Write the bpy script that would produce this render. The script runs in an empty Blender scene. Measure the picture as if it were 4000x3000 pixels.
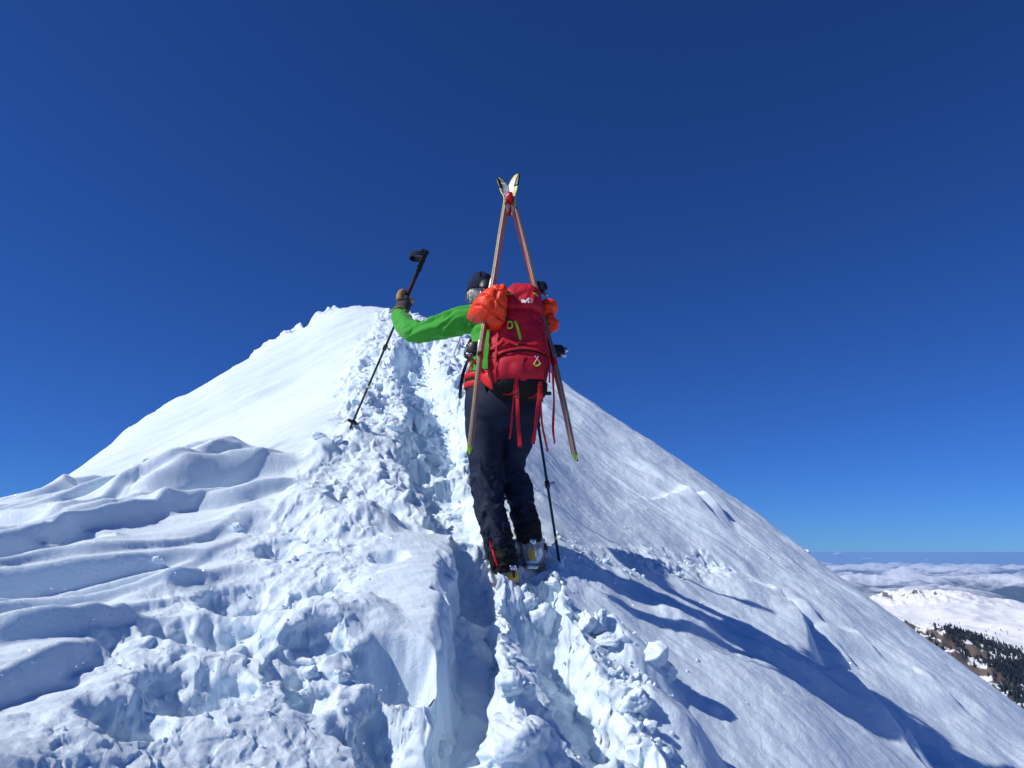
import bpy, bmesh, math, random
import numpy as np
from mathutils import Vector, Matrix

# ------------------------------------------------------------------ camera, sky, sun, exposure
SC = bpy.context.scene
COL = SC.collection
PITCH = math.radians(13.2)
FPX = 2800.0                       # focal length in pixels of a 4000 px wide frame
cam_d = bpy.data.cameras.new('camera')
cam = bpy.data.objects.new('camera', cam_d)
COL.objects.link(cam)
cam_d.sensor_width = 36.0
cam_d.lens = FPX / 4000 * 36.0
cam_d.clip_start = 0.05
cam_d.clip_end = 500000.0
cam.rotation_euler = (math.pi / 2 + PITCH, 0, 0)
SC.camera = cam

SUN_DIR = Vector((-0.70, -0.20, 0.70)).normalized()
world = bpy.data.worlds.new('World')
SC.world = world
world.use_nodes = True
wn = world.node_tree
sky = wn.nodes.new('ShaderNodeTexSky')
sky.sky_type = 'NISHITA'
sky.sun_disc = False
sky.sun_elevation = math.asin(SUN_DIR.z)
sky.sun_rotation = math.atan2(SUN_DIR.x, SUN_DIR.y)
sky.altitude = 2800.0
sky.air_density = 1.0
sky.dust_density = 0.3
sky.ozone_density = 6.0
bg = wn.nodes['Background']
bg.inputs['Strength'].default_value = 0.080
tint = wn.nodes.new('ShaderNodeMix'); tint.data_type = 'RGBA'; tint.blend_type = 'MULTIPLY'
tint.inputs['Factor'].default_value = 1.0
tint.inputs[7].default_value = (0.24, 0.50, 0.98, 1)      # the deep blue of high, dry air
wn.links.new(sky.outputs['Color'], tint.inputs[6])
wn.links.new(tint.outputs[2], bg.inputs['Color'])

sun_d = bpy.data.lights.new('sun', 'SUN')
sun_d.energy = 3.7
sun_d.angle = math.radians(0.5)
sun_d.color = (1.0, 0.955, 0.90)
sun = bpy.data.objects.new('sun', sun_d)
COL.objects.link(sun)
sun.rotation_euler = SUN_DIR.to_track_quat('Z', 'Y').to_euler()

SC.view_settings.view_transform = 'Standard'
SC.view_settings.look = 'None'
SC.view_settings.exposure = 0.24
SC.view_settings.gamma = 1.0
SC.render.engine = 'CYCLES'
SC.cycles.use_denoising = True
SC.cycles.max_bounces = 8
SC.cycles.diffuse_bounces = 4
SC.cycles.volume_bounces = 1
SC.cycles.sample_clamp_indirect = 6.0
SC.cycles.sample_clamp_direct = 12.0

# ------------------------------------------------------------------ helpers
CP, SP = math.cos(PITCH), math.sin(PITCH)
def P(px, py, y):
    """point on the ray of a photo pixel, at a chosen distance y in metres"""
    u = (px - 2000) / FPX; v = (1500 - py) / FPX
    k = y / (CP - v * SP)
    return np.array((u * k, y, (SP + v * CP) * k))
def V(px, py, y): return Vector(P(px, py, y))

def link(name, me, mat=None, parent=None):
    o = bpy.data.objects.new(name, me)
    COL.objects.link(o)
    if mat is not None and me is not None:
        me.materials.clear(); me.materials.append(mat)
    if parent is not None: o.parent = parent
    return o
def tag(o, label, cat, group=None):
    o['label'] = label; o['category'] = cat
    if group: o['group'] = group
    return o
def thing(name, label, cat, loc=(0, 0, 0), group=None):
    o = bpy.data.objects.new(name, None); COL.objects.link(o)
    o.empty_display_size = 0.1
    o.location = loc
    return tag(o, label, cat, group)
def put(name, me, mat, root):
    """a part given in world coordinates under a thing whose Empty stands at its base"""
    o = link(name, me, mat, root)
    r = root; off = Vector((0, 0, 0))
    while r is not None:
        off += r.location; r = r.parent
    me.transform(Matrix.Translation(-off))
    return o
def mesh_np(name, verts, faces, smooth=True):
    """verts (n,3), faces (m,4) or (m,3) arrays or a list of lists"""
    me = bpy.data.meshes.new(name)
    if isinstance(faces, np.ndarray):
        n, m, k = len(verts), faces.shape[0], faces.shape[1]
        me.vertices.add(n); me.vertices.foreach_set('co', np.ascontiguousarray(verts, np.float32).ravel())
        me.loops.add(m * k); me.loops.foreach_set('vertex_index', np.ascontiguousarray(faces, np.int32).ravel())
        me.polygons.add(m); me.polygons.foreach_set('loop_start', np.arange(0, m * k, k, dtype=np.int32))
        me.polygons.foreach_set('loop_total', np.full(m, k, np.int32))
        me.polygons.foreach_set('use_smooth', np.full(m, smooth, bool))
        me.update(calc_edges=True)
    else:
        me.from_pydata([tuple(v) for v in verts], [], faces)
        for p in me.polygons: p.use_smooth = smooth
        me.update()
    return me
def grid_faces(nr, nc, wrap=False):
    i = np.arange(nr - 1)[:, None]; j = np.arange(nc if wrap else nc - 1)[None, :]
    j2 = (j + 1) % nc
    a = i * nc + j; b = i * nc + j2; c = (i + 1) * nc + j2; d = (i + 1) * nc + j
    return np.stack([a, b, c, d], -1).reshape(-1, 4)

# ---- noise (vectorised, numpy)
def _h(ix, iy, s):
    n = ix.astype(np.uint32) * np.uint32(374761393) + iy.astype(np.uint32) * np.uint32(668265263) + np.uint32((s * 1442695041) & 0xffffffff)
    n = (n ^ (n >> np.uint32(13))) * np.uint32(1274126177)
    n = (n ^ (n >> np.uint32(16))) * np.uint32(2246822519)
    return ((n ^ (n >> np.uint32(15))) & np.uint32(0xffffff)).astype(np.float32) * np.float32(1 / 0xffffff)
def perlin(x, y, s=0):
    x = np.asarray(x, np.float32); y = np.asarray(y, np.float32)
    ix = np.floor(x); iy = np.floor(y); fx = x - ix; fy = y - iy
    ix = ix.astype(np.int32); iy = iy.astype(np.int32)
    ux = fx * fx * fx * (fx * (fx * 6 - 15) + 10); uy = fy * fy * fy * (fy * (fy * 6 - 15) + 10)
    def g(a, b):
        t = _h(ix + a, iy + b, s) * np.float32(6.2831853)
        return np.cos(t) * (fx - a) + np.sin(t) * (fy - b)
    n0 = g(0, 0) * (1 - ux) + g(1, 0) * ux
    n1 = g(0, 1) * (1 - ux) + g(1, 1) * ux
    return (n0 * (1 - uy) + n1 * uy) * 1.5
def fbm(x, y, o=4, s=0, gain=0.5, lac=2.03):
    t = 0; a = 1.0
    for k in range(o):
        t = t + a * perlin(x, y, s + k * 17); x = x * lac + 3.7; y = y * lac - 1.9; a *= gain
    return t
def worley(x, y, s=0, jit=0.9):
    """F1, F2, hash of nearest cell, offset to its centre"""
    x = np.asarray(x, np.float32); y = np.asarray(y, np.float32); f_ = np.float32
    ix = np.floor(x).astype(np.int32); iy = np.floor(y).astype(np.int32)
    f1 = np.full(x.shape, 9.0, f_); f2 = np.full(x.shape, 9.0, f_); bx = np.zeros(x.shape, np.int32); by = np.zeros(x.shape, np.int32)
    dx1 = np.zeros(x.shape, f_); dy1 = np.zeros(x.shape, f_)
    for a in (-1, 0, 1):
        for b in (-1, 0, 1):
            cx = ix + a; cy = iy + b
            dx = cx.astype(f_) - x + f_(0.5) + f_(jit) * (_h(cx, cy, s) - f_(0.5))
            dy = cy.astype(f_) - y + f_(0.5) + f_(jit) * (_h(cx, cy, s + 1) - f_(0.5))
            d = np.sqrt(dx * dx + dy * dy)
            m = d < f1
            f2 = np.where(m, f1, np.minimum(f2, d))
            f1 = np.where(m, d, f1)
            bx = np.where(m, cx, bx); by = np.where(m, cy, by)
            dx1 = np.where(m, dx, dx1); dy1 = np.where(m, dy, dy1)
    return f1, f2, _h(bx, by, s + 2), _h(bx, by, s + 3) - f_(0.5), _h(bx, by, s + 4) - f_(0.5), dx1, dy1
def sstep(a, b, x):
    t = np.clip((x - a) / (b - a), 0, 1)
    return t * t * (3 - 2 * t)

# ---- materials
def new_mat(name):
    m = bpy.data.materials.new(name); m.use_nodes = True
    return m, m.node_tree.nodes, m.node_tree.links, m.node_tree.nodes['Principled BSDF']
def N(nt, typ, **kw):
    n = nt.nodes.new(typ)
    for k, v in kw.items():
        if k.startswith('i_'): n.inputs[k[2:].replace('_', ' ')].default_value = v
        else: setattr(n, k, v)
    return n
def fabric(name, col, rough=0.85, weave=900, wstr=0.25, var=0.12, spec=0.2, fold=0.0, sheen=0.0, nscale=14):
    m, n, l, b = new_mat(name); nt = m.node_tree
    b.inputs['Roughness'].default_value = rough
    b.inputs['Specular IOR Level'].default_value = spec
    if sheen: b.inputs['Sheen Weight'].default_value = sheen
    tc = N(nt, 'ShaderNodeTexCoord')
    nz = N(nt, 'ShaderNodeTexNoise', i_Scale=nscale, i_Detail=6.0)
    l.new(tc.outputs['Object'], nz.inputs['Vector'])
    mx = N(nt, 'ShaderNodeMix', data_type='RGBA')
    c = np.array(col)
    mx.inputs[6].default_value = (*np.clip(c * (1 - var), 0, 1), 1); mx.inputs[7].default_value = (*np.clip(c * (1 + var), 0, 1), 1)
    l.new(nz.outputs['Fac'], mx.inputs['Factor']); l.new(mx.outputs[2], b.inputs['Base Color'])
    w = N(nt, 'ShaderNodeTexNoise', i_Scale=float(weave), i_Detail=2.0)
    l.new(tc.outputs['Object'], w.inputs['Vector'])
    bp = N(nt, 'ShaderNodeBump', i_Strength=wstr, i_Distance=0.001)
    l.new(w.outputs['Fac'], bp.inputs['Height'])
    last = bp
    if fold:
        f = N(nt, 'ShaderNodeTexNoise', i_Scale=22.0, i_Detail=5.0, i_Distortion=0.8)
        l.new(tc.outputs['Object'], f.inputs['Vector'])
        b2 = N(nt, 'ShaderNodeBump', i_Strength=fold, i_Distance=0.02)
        l.new(f.outputs['Fac'], b2.inputs['Height']); l.new(bp.outputs['Normal'], b2.inputs['Normal']); last = b2
    l.new(last.outputs['Normal'], b.inputs['Normal'])
    return m
def solid(name, col, rough=0.5, metal=0.0, spec=0.5, var=0.0):
    m, n, l, b = new_mat(name); nt = m.node_tree
    b.inputs['Base Color'].default_value = (*col, 1)
    b.inputs['Roughness'].default_value = rough; b.inputs['Metallic'].default_value = metal
    b.inputs['Specular IOR Level'].default_value = spec
    nz = N(nt, 'ShaderNodeTexNoise', i_Scale=60.0, i_Detail=5.0)
    tc = N(nt, 'ShaderNodeTexCoord'); l.new(tc.outputs['Object'], nz.inputs['Vector'])
    r = N(nt, 'ShaderNodeMapRange', i_To_Min=max(0.02, rough - 0.12), i_To_Max=min(1, rough + 0.12))
    l.new(nz.outputs['Fac'], r.inputs['Value']); l.new(r.outputs['Result'], b.inputs['Roughness'])
    if var:
        mx = N(nt, 'ShaderNodeMix', data_type='RGBA'); c = np.array(col)
        mx.inputs[6].default_value = (*np.clip(c * (1 - var), 0, 1), 1); mx.inputs[7].default_value = (*np.clip(c * (1 + var), 0, 1), 1)
        l.new(nz.outputs['Fac'], mx.inputs['Factor']); l.new(mx.outputs[2], b.inputs['Base Color'])
    return m
# ------------------------------------------------------------------ the snow ridge
CTRL = [  # photo pixel and distance of points on the undisturbed snow
 # foreground, left of the track
 (1500,2990,2.08),(700,2990,1.82),(0,2990,1.58),(0,2500,2.25),(700,2500,2.45),(1400,2500,2.60),(1400,2200,3.22),(700,2200,3.15),(0,2200,2.95),
 (1750,2200,3.25),(1790,2500,2.65),(1700,2850,2.2),
 # shoulder crest
 (-300,2040,3.75),(0,1995,4.0),(200,1945,4.15),(600,1880,4.42),(900,1800,4.65),(1150,1722,4.85),
 # track going up
 (1360,1690,4.82),(1500,1700,4.85),(1650,1800,4.75),(1700,2000,4.15),(1600,1560,5.8),(1450,1500,6.0),(1600,1400,7.2),(1650,1310,8.3),
 (1800,1500,6.3),(1900,1700,5.2),(1900,1900,4.6),
 # summit and left edge
 (1400,1232,10.0),(1500,1236,10.0),(1640,1262,9.6),(1350,1238,10.0),(1150,1322,9.6),(880,1475,8.9),(650,1605,8.3),(400,1765,7.6),(200,1905,7.0),(60,1985,6.7),
 (-200,2110,6.3),
 (900,1650,6.9),(1150,1500,7.6),(600,1770,6.9),
 # hollow behind the shoulder
 (700,1850,5.8),(300,1935,5.7),
 # ridge behind the climber
 (1800,1310,9.4),(1950,1380,9.4),(2100,1465,9.5),
 # right edge of the face
 (2200,1532,9.6),(2400,1682,9.2),(2700,1882,8.8),(3000,2082,8.5),(3330,2385,8.0),(3700,2645,7.2),(4000,2832,6.6),(4300,3010,6.0),
 # right of the track
 (2182,2180,3.95),(2260,2400,3.62),(2450,2700,3.05),(2600,3000,2.55),(2600,2200,5.2),(3200,2500,5.3),(2400,1900,6.3),(3500,2800,4.7),(4000,3000,4.9),(3000,2700,3.75),
 (3000,3000,3.2),(2250,2000,5.0),(2200,1750,6.6),
]
pts = [P(*c) for c in CTRL] + [P(1990, 2266, 3.79) + np.array((0, 0, 0.14)), P(2082, 2212, 3.93) + np.array((0, 0, 0.11))]
# beyond the edges the mountain falls away
def beyond(lst, nx, ny, d, drop):
    for c in lst:
        q = P(*c); pts.append(q + np.array((nx * d, ny * d, -drop)))
LEFT_EDGE = [(1350,1192,10.0),(880,1475,8.9),(400,1765,7.6),(60,1985,6.7),(-200,2110,6.3)]
RIGHT_EDGE = [(2200,1532,9.6),(2700,1882,8.8),(3330,2385,8.0),(4000,2832,6.6)]
beyond(LEFT_EDGE, -0.72, 0.69, 1.2, 1.1); beyond(LEFT_EDGE, -0.72, 0.69, 6, 7)
beyond(RIGHT_EDGE, 0.62, 0.78, 1.0, 0.95); beyond(RIGHT_EDGE, 0.62, 0.78, 6, 7)
beyond([(1500,1188,10.0),(1800,1310,9.4),(2100,1465,9.5)], 0.0, 1.0, 1.2, 0.9); beyond([(1500,1188,10.0)], 0, 1, 7, 7)
beyond([(0,2990,1.95)], -0.9, -0.4, 3, 0.9); beyond([(3000,3000,3.2)], 0.7, -0.7, 4, 3.2); beyond([(1500,2990,2.3)], 0, -1, 2.2, 0.95)
pts = np.array(pts)
def tps_fit(p, lam):
    n = len(p); d = np.sqrt(((p[:, None, :2] - p[None, :, :2]) ** 2).sum(-1)); K = np.where(d > 0, d * d * np.log(d + 1e-12), 0) + lam * np.eye(n)
    Q = np.c_[np.ones(n), p[:, :2]]
    A = np.block([[K, Q], [Q.T, np.zeros((3, 3))]])
    return np.linalg.solve(A, np.r_[p[:, 2], 0, 0, 0])
TW = tps_fit(pts, 0.02)
def macro(x, y):
    dt = np.float32 if getattr(x, 'dtype', None) == np.float32 else np.float64
    TWd = TW.astype(dt); pd = pts.astype(dt)
    z = TWd[-3] + TWd[-2] * x + TWd[-1] * y
    for k in range(len(pts)):
        d2 = (x - pd[k, 0]) ** 2 + (y - pd[k, 1]) ** 2 + dt(1e-12)
        z = z + TWd[k] * dt(0.5) * d2 * np.log(d2)
    return z
def hit(px, py, h=macro, far=13.0):
    """where the ray of a pixel meets the snow (first crossing)"""
    ys = np.linspace(1.2, far, 400)
    q = np.array([P(px, py, y) for y in ys])
    g = q[:, 2] - h(q[:, 0], q[:, 1])
    s = np.where((g[:-1] > 0) & (g[1:] <= 0))[0]
    if len(s) == 0:
        return q[np.argmin(g)]
    i = s[0]; t = g[i] / (g[i] - g[i + 1])
    return q[i] * (1 - t) + q[i + 1] * t
def pline(pxs): return np.array([hit(a, b)[:2] for a, b in pxs])

def seg_dist(x, y, L):
    """distance to polyline, signed side (positive right of travel), parameter 0..1"""
    f_ = np.float32; L = np.asarray(L, f_)
    best = np.full(x.shape, 1e9, f_); side = np.zeros(x.shape, f_); par = np.zeros(x.shape, f_)
    ln = np.r_[0, np.cumsum(np.hypot(*(L[1:] - L[:-1]).T))]; tot = ln[-1]
    for i in range(len(L) - 1):
        a = L[i]; d = L[i + 1] - a; q = d @ d
        t = np.clip(((x - a[0]) * d[0] + (y - a[1]) * d[1]) / q, 0, 1)
        ex = x - a[0] - t * d[0]; ey = y - a[1] - t * d[1]
        r = np.hypot(ex, ey); m = r < best
        best = np.where(m, r, best); side = np.where(m, np.sign(ex * d[1] - ey * d[0]), side)
        par = np.where(m, (ln[i] + t * (ln[i + 1] - ln[i])) / tot, par)
    return best, side, par

# drift edges: a slow rise and a sharp drop on the right-hand side of the line as drawn
SCARPS = [  # pixels, height, rise length, drop width
 ([(330,1975),(560,1958),(800,1893),(1000,1833),(1130,1785),(1180,1735)], 0.17, 0.60, 0.16),
 ([(-900,2990),(-300,2790),(180,2590),(360,2520),(600,2430)], 0.06, 0.50, 0.07),
 ([(-900,2440),(-300,2350),(200,2262),(480,2235),(700,2185),(940,2135)], 0.09, 0.45, 0.06),
 ([(420,2005),(560,1993),(740,2010)], 0.05, 0.35, 0.06),
 ([(-700,2110),(-300,2080),(150,2050),(330,2075),(520,2060)], 0.06, 0.40, 0.09),
 ([(700,1900),(860,1855),(1010,1800)], 0.05, 0.30, 0.05),
 # right face: drifts that drop to the right
 ([(3210,2640),(3140,2520),(3060,2400),(2960,2290),(2870,2210)], 0.15, 0.60, 0.10),
 ([(2850,2060),(2780,1990),(2700,1930)], 0.10, 0.5, 0.10),
 ([(3220,2460),(3160,2400),(3120,2360)], 0.05, 0.35, 0.08),
 ([(3450,2580),(3370,2500),(3300,2440)], 0.05, 0.45, 0.10),
 ([(3330,2590),(3280,2540),(3240,2490)], 0.04, 0.35, 0.07),
 ([(3640,3010),(3520,2880),(3440,2790),(3380,2720)], 0.11, 0.5, 0.09),
 ([(3440,2800),(3340,2740),(3240,2700)], 0.07, 0.4, 0.08),
 ([(2960,2200),(2830,2080),(2700,1980),(2560,1850),(2420,1740)], 0.07, 0.5, 0.10),
 ([(3780,2800),(3640,2680),(3560,2600)], 0.06, 0.5, 0.12),
]
def curve(L, n=40):
    """smooth a drawn polyline"""
    for _ in range(4):
        q = np.empty((2 * len(L) - 1, 2)); q[0::2] = L; q[1::2] = (L[1:] + L[:-1]) / 2
        q[2:-1:2] = 0.25 * q[1:-2:2] + 0.5 * q[2:-1:2] + 0.25 * q[3::2]; L = q
    k = np.linspace(0, len(L) - 1, n).astype(int); return L[k]
SC_W = [(curve(pline(a)), h, r, w) for a, h, r, w in SCARPS]
WIND = pline([(150,2330),(900,2150)]); WIND = WIND[1] - WIND[0]; WIND /= np.linalg.norm(WIND)

# trodden grooves: pixels, half width, depth
GROOVES = [
 ([(2080,3000),(2030,2750),(1985,2500),(1965,2330),(1940,2200)], 0.26, 0.13),
 ([(1790,2960),(1830,2700),(1865,2450),(1870,2250),(1850,2080)], 0.115, 0.30),
 ([(2440,2990),(2330,2800),(2230,2600),(2120,2420),(2040,2260)], 0.15, 0.28),
 ([(2040,2260),(2100,2190)], 0.12, 0.16),
 ([(1640,1800),(1690,1740),(1720,1650),(1690,1560),(1650,1480),(1620,1400),(1650,1310)], 0.22, 0.32),
 ([(1800,2080),(1740,1960),(1690,1860)], 0.16, 0.12),
]
GR_W = [(pline(a), w, d) for a, w, d in GROOVES]
# round pits (footsteps, broken holes): pixel, radius, depth
PITS = [(1640,1800,0.20,0.26),(1560,2620,0.16,0.24),(1460,2850,0.12,0.20),(1560,2950,0.13,0.2),(950,2330,0.17,0.16),(880,2480,0.15,0.12),(700,2480,0.13,0.10),
        (760,2700,0.16,0.16),(480,2790,0.12,0.12),(1230,2560,0.09,0.10),(1130,2640,0.07,0.10),(1190,2730,0.08,0.11),(1520,2160,0.10,0.07),(1610,2060,0.08,0.05),
        (1290,2290,0.10,0.07),(1720,2320,0.05,0.06),(300,2170,0.12,0.06),(1100,2150,0.12,0.08),(1180,2330,0.10,0.09),(1000,2060,0.10,0.04)]
PT_W = [(hit(a, b)[:2], r, d) for a, b, r, d in PITS] + [(P(*a)[:2] + np.array((0, o)), r, d) for a, o, r, d in (((1988,2236,3.765), 0, 0.15, 0.165), ((1985,2236,3.765), -0.10, 0.13, 0.18), ((2072,2150,3.905), 0, 0.12, 0.100), ((2066,2150,3.905), -0.09, 0.11, 0.12))]
# mounds of thrown-up snow: pixel, radius, height
MOUNDS = [(2000,2660,0.11,0.10),(2020,2900,0.17,0.16),(2500,2620,0.16,0.12),(2640,2860,0.22,0.12),(2380,2520,0.10,0.10),(1330,2050,0.22,0.08),(1480,2050,0.18,0.08),(1560,1960,0.16,0.07),
          (1250,1760,0.12,0.08),(1190,1990,0.2,0.08),(1340,2440,0.2,0.07),(1200,2520,0.16,0.06),(1550,2700,0.07,0.05),(2700,2440,0.2,0.05),(2860,2330,0.25,0.05),(1650,1720,0.1,0.08),
          (1820,2640,0.05,0.02),(2130,2700,0.05,0.04)]
MD_W = [(hit(a, b)[:2], r, d) for a, b, r, d in MOUNDS]
SLAB = pline([(1640,2080),(1640,2230),(1620,2400),(1650,2500)])
TRACK = pline([(2250,3000),(2150,2700),(2030,2350),(1860,2080),(1700,1880),(1640,1760),(1640,1600),(1600,1450),(1620,1350),(1640,1260)])
TROD_L = pline([(1150,3000),(1150,2700),(1200,2450),(1250,2250),(1300,2050),(1400,1900),(1500,1800)])
TROD_F = pline([(500,2990),(720,2720),(900,2480),(1050,2300)])
SIDE = pline([(2180,2200),(2350,2180),(2600,2210),(2800,2230)])
FALL = np.array((0.84, -0.55))            # downhill on the right face

def surface(x, y, fine=True):
    z = macro(x, y)
    # gentle waves everywhere
    z = z + 0.030 * fbm(x * 0.9, y * 0.9, 3, 5)
    dt, sd, pt = seg_dist(x, y, TRACK)
    dl, _, _ = seg_dist(x, y, TROD_L)
    df, _, _ = seg_dist(x, y, TROD_F)
    ds, _, _ = seg_dist(x, y, SIDE)
    wob = 0.10 * fbm(x * 3.1, y * 3.1, 3, 11)
    right = sstep(0.25, 0.75, np.where(sd > 0, dt, 0) + wob)
    left = sstep(0.3, 0.6, np.where(sd < 0, dt, 0) + wob)
    # broken snow: along the track, along the trodden lane on its left, thrown out on the side
    up = sstep(4.3, 5.0, y)
    half = 0.30 + 0.20 * up
    broken = 1 - sstep(half, half + 0.22, dt + wob)
    b2 = (1 - sstep(0.16, 0.46, dl + 1.4 * wob)) * 0.85
    b3 = (1 - sstep(0.12, 0.40, df + 1.4 * wob)) * 0.7
    broken = np.maximum(np.maximum(broken, b2), b3)
    sl, _, _ = seg_dist(x, y, SLAB)
    broken = broken * (0.12 + 0.88 * sstep(0.06, 0.34, sl + 1.1 * wob))
    b4 = (1 - sstep(0.06, 0.22, ds + 0.8 * wob)) * 0.5
    broken = np.maximum(broken, b4)
    # drifts
    sx = x + 0.045 * fbm(x * 1.6, y * 1.6, 3, 21, 0.4); sy = y + 0.045 * fbm(x * 1.6, y * 1.6, 3, 22, 0.4)
    for L, h, rl, w in SC_W:
        d, s, p = seg_dist(sx, sy, L)
        env = sstep(0.0, 0.38, p) * (1 - sstep(0.58, 1.0, p))
        prof = np.where(s < 0, np.exp(-d / rl), 1 - sstep(0, w, d))
        prof = np.where(s > 0, prof - 0.35 * np.exp(-((d - w) / (w * 1.4)) ** 2) * sstep(0, w, d), prof)
        z = z + h * env * prof * (1 - 0.6 * broken)
    # sastrugi: long tapering ridges, gentle on the windward side and steep to the lower right
    al = x * WIND[0] + y * WIND[1]; ac = x * WIND[1] - y * WIND[0]
    lz = (1 - right) * (1 - broken) * (1 - sstep(4.3, 4.8, y + 0.15 * x)) * sstep(-0.55, -1.0, x + 0.12 * y)
    for wl, h, sd_ in ((0.40, 0.095, 24), (0.19, 0.036, 27)):
        ph = ac / wl + 0.9 * fbm(al * 0.7, ac * 1.1, 3, sd_, 0.45)
        t_ = ph - np.floor(ph)
        saw = np.where(t_ < 0.80, (t_ / 0.80) ** 1.4, 1 - sstep(0.80, 1.0, t_))
        z = z + lz * h * saw * sstep(-0.25, 0.45, fbm(al * 0.55 + 3, ac * 1.6, 3, sd_ + 1))
    # wind ripples on the left, streaks down the right face
    lw = (x + 0.35 * y)
    z = z + (1 - right) * (1 - broken) * 0.016 * fbm(x * 1.2 + y * 0.2, (y - 0.55 * x) * 5.0, 4, 31)
    a = x * FALL[0] + y * FALL[1]; c = -x * FALL[1] + y * FALL[0]
    rc = c + 0.10 * perlin(a * 0.8, c * 1.2, 44)
    st = fbm(a * 0.45, rc * 4.2, 4, 41, 0.6)
    rid = 1 - np.abs(fbm(a * 0.35 + 5, rc * 2.3, 3, 51))
    pm = sstep(-0.3, 0.5, fbm(x * 0.7, y * 0.7, 2, 65))
    z = z + right * (0.014 * st * (0.4 + 0.6 * pm) + 0.022 * rid ** 3 * pm + 0.004 * fbm(a * 3, rc * 14, 3, 61) + 0.014 * fbm(x * 2.4, y * 2.4, 5, 66, 0.55) + 0.035 * fbm(x * 0.9 + 4, y * 0.9, 3, 67))
    # small lumps on the right face
    f1, f2, hid, hx, hy, dx, dy = worley(x * 7.0, y * 7.0, 71)
    lump = np.where(hid > 0.82, np.clip(1 - f1 / 0.28, 0, 1) ** 0.7, 0) * 0.030 * hx.clip(0.0, 0.5) * sstep(0.0, 0.35, fbm(x * 0.8, y * 0.8, 2, 73) + 0.1)
    z = z + right * lump
    # grooves with steep, uneven walls
    wx = x + 0.030 * fbm(x * 6, y * 6, 3, 81); wy = y + 0.030 * fbm(x * 6, y * 6, 3, 82)
    cut = np.zeros_like(x)
    for L, w, dep in GR_W:
        d, s, p = seg_dist(wx, wy, L)
        e = np.minimum(p, 1 - p); env = sstep(-0.02, 0.10, e)
        g_ = dep * env * (1 - sstep(w * 0.62, w * 1.12, d)) * (1 + 0.12 * fbm(x * 4, y * 4, 2, 83))
        cut = g_ if L is GR_W[0][0] else np.maximum(cut, g_)
    cut = np.zeros_like(x) + cut
    for q, r, dep in PT_W:
        d = np.hypot(wx - q[0], wy - q[1])
        cut = np.maximum(cut, dep * (1 - sstep(r * 0.35, r * 1.1, d)))
    for q, r, hgt in MD_W:
        d = np.hypot(wx - q[0], wy - q[1])
        z = z + hgt * (1 - sstep(r * 0.2, r * 1.15, d))
    z = z - cut
    wall = sstep(0.02, 0.12, cut)
    # crushed snow: big tilted plates, rounded clods in several sizes, thin upright flakes higher up
    det = np.zeros_like(z)
    if fine:
        amp = broken * (1 - 0.5 * wall) * (0.35 + 0.65 * sstep(-0.3, 0.3, fbm(x * 1.1 + 9, y * 1.1, 2, 87))) * (0.72 + 0.28 * sstep(3.6, 4.6, y))
        far = sstep(4.5, 5.4, y)
        patch = sstep(-0.35, 0.4, fbm(x * 2.2, y * 2.2, 2, 88))
        w1 = fbm(x * 5, y * 5, 3, 95); w2 = fbm(x * 5, y * 5, 3, 96)
        for sc, h, sd_ in ((2.2, 0.075, 91), (5.0, 0.034, 92)):
            f1, f2, hid, hx, hy, dx, dy = worley(x * sc + 0.30 * w1, y * sc + 0.30 * w2, sd_ * 7)
            edge = sstep(0.0, 0.35, f2 - f1)
            det = det + amp * h * ((hid - 0.45) * 0.9 + 1.5 * (hx * dx + hy * dy)) * (0.3 + 0.7 * edge)
        for sc, h, sd_, thr in ((5.0, 0.034, 97, 0.80), (11.0, 0.020, 98, 0.76), (24.0, 0.011, 99, 0.68)):
            f1, f2, hid, hx, hy, dx, dy = worley(x * sc + 0.8 * w1, y * sc + 0.8 * w2, sd_ * 7)
            rad = 0.34 + 0.3 * (hx + 0.5)
            bump = np.sqrt(np.clip(1 - (f1 / rad) ** 2, 0, 1)) * sstep(thr - 0.03, thr + 0.06, hid) * (0.4 + 0.8 * hid)
            det = det + amp * (0.15 + 0.85 * patch) * h * (bump + 0.8 * (hx * dx + hy * dy) * (bump > 0))
        for sc, h, sd_ in ((7.0, 0.050, 103), (15.0, 0.026, 104)):
            f1, f2, hid, hx, hy, dx, dy = worley(x * sc + 0.5 * w1, y * sc + 0.5 * w2, sd_ * 7)
            det = det + amp * far * h * ((hid - 0.4) + 1.8 * (hx * dx + hy * dy))
        det = det + amp * 0.050 * fbm(x * 3, y * 3, 7, 101, 0.50)
        det = det + 0.0042 * fbm(x * 20, y * 20, 4, 111, 0.6) * (0.3 + broken)
    return z, broken, right, det

# polar sheet, dense where the camera looks
th = np.radians(np.r_[np.linspace(-100, -41, 40)[:-1], np.linspace(-41, 41, 900), np.linspace(41, 100, 40)[1:]])
rr = np.r_[np.linspace(0.5, 1.7, 14)[:-1], np.exp(np.linspace(math.log(1.7), math.log(13.5), 840)), np.linspace(13.5, 30, 40)[1:]]
R, T = np.meshgrid(rr, th, indexing='ij')
X = (R * np.sin(T)).astype(np.float32); Y = (R * np.cos(T)).astype(np.float32)
Z, BR, RT, DET = surface(X, Y)
m0 = macro(X, Y); e = np.float32(0.05)
NX = -(macro(X + e, Y) - m0) / e; NY = -(macro(X, Y + e) - m0) / e
nl = np.sqrt(NX * NX + NY * NY + 1); NX = NX / nl; NY = NY / nl; NZ = 1 / nl
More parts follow.
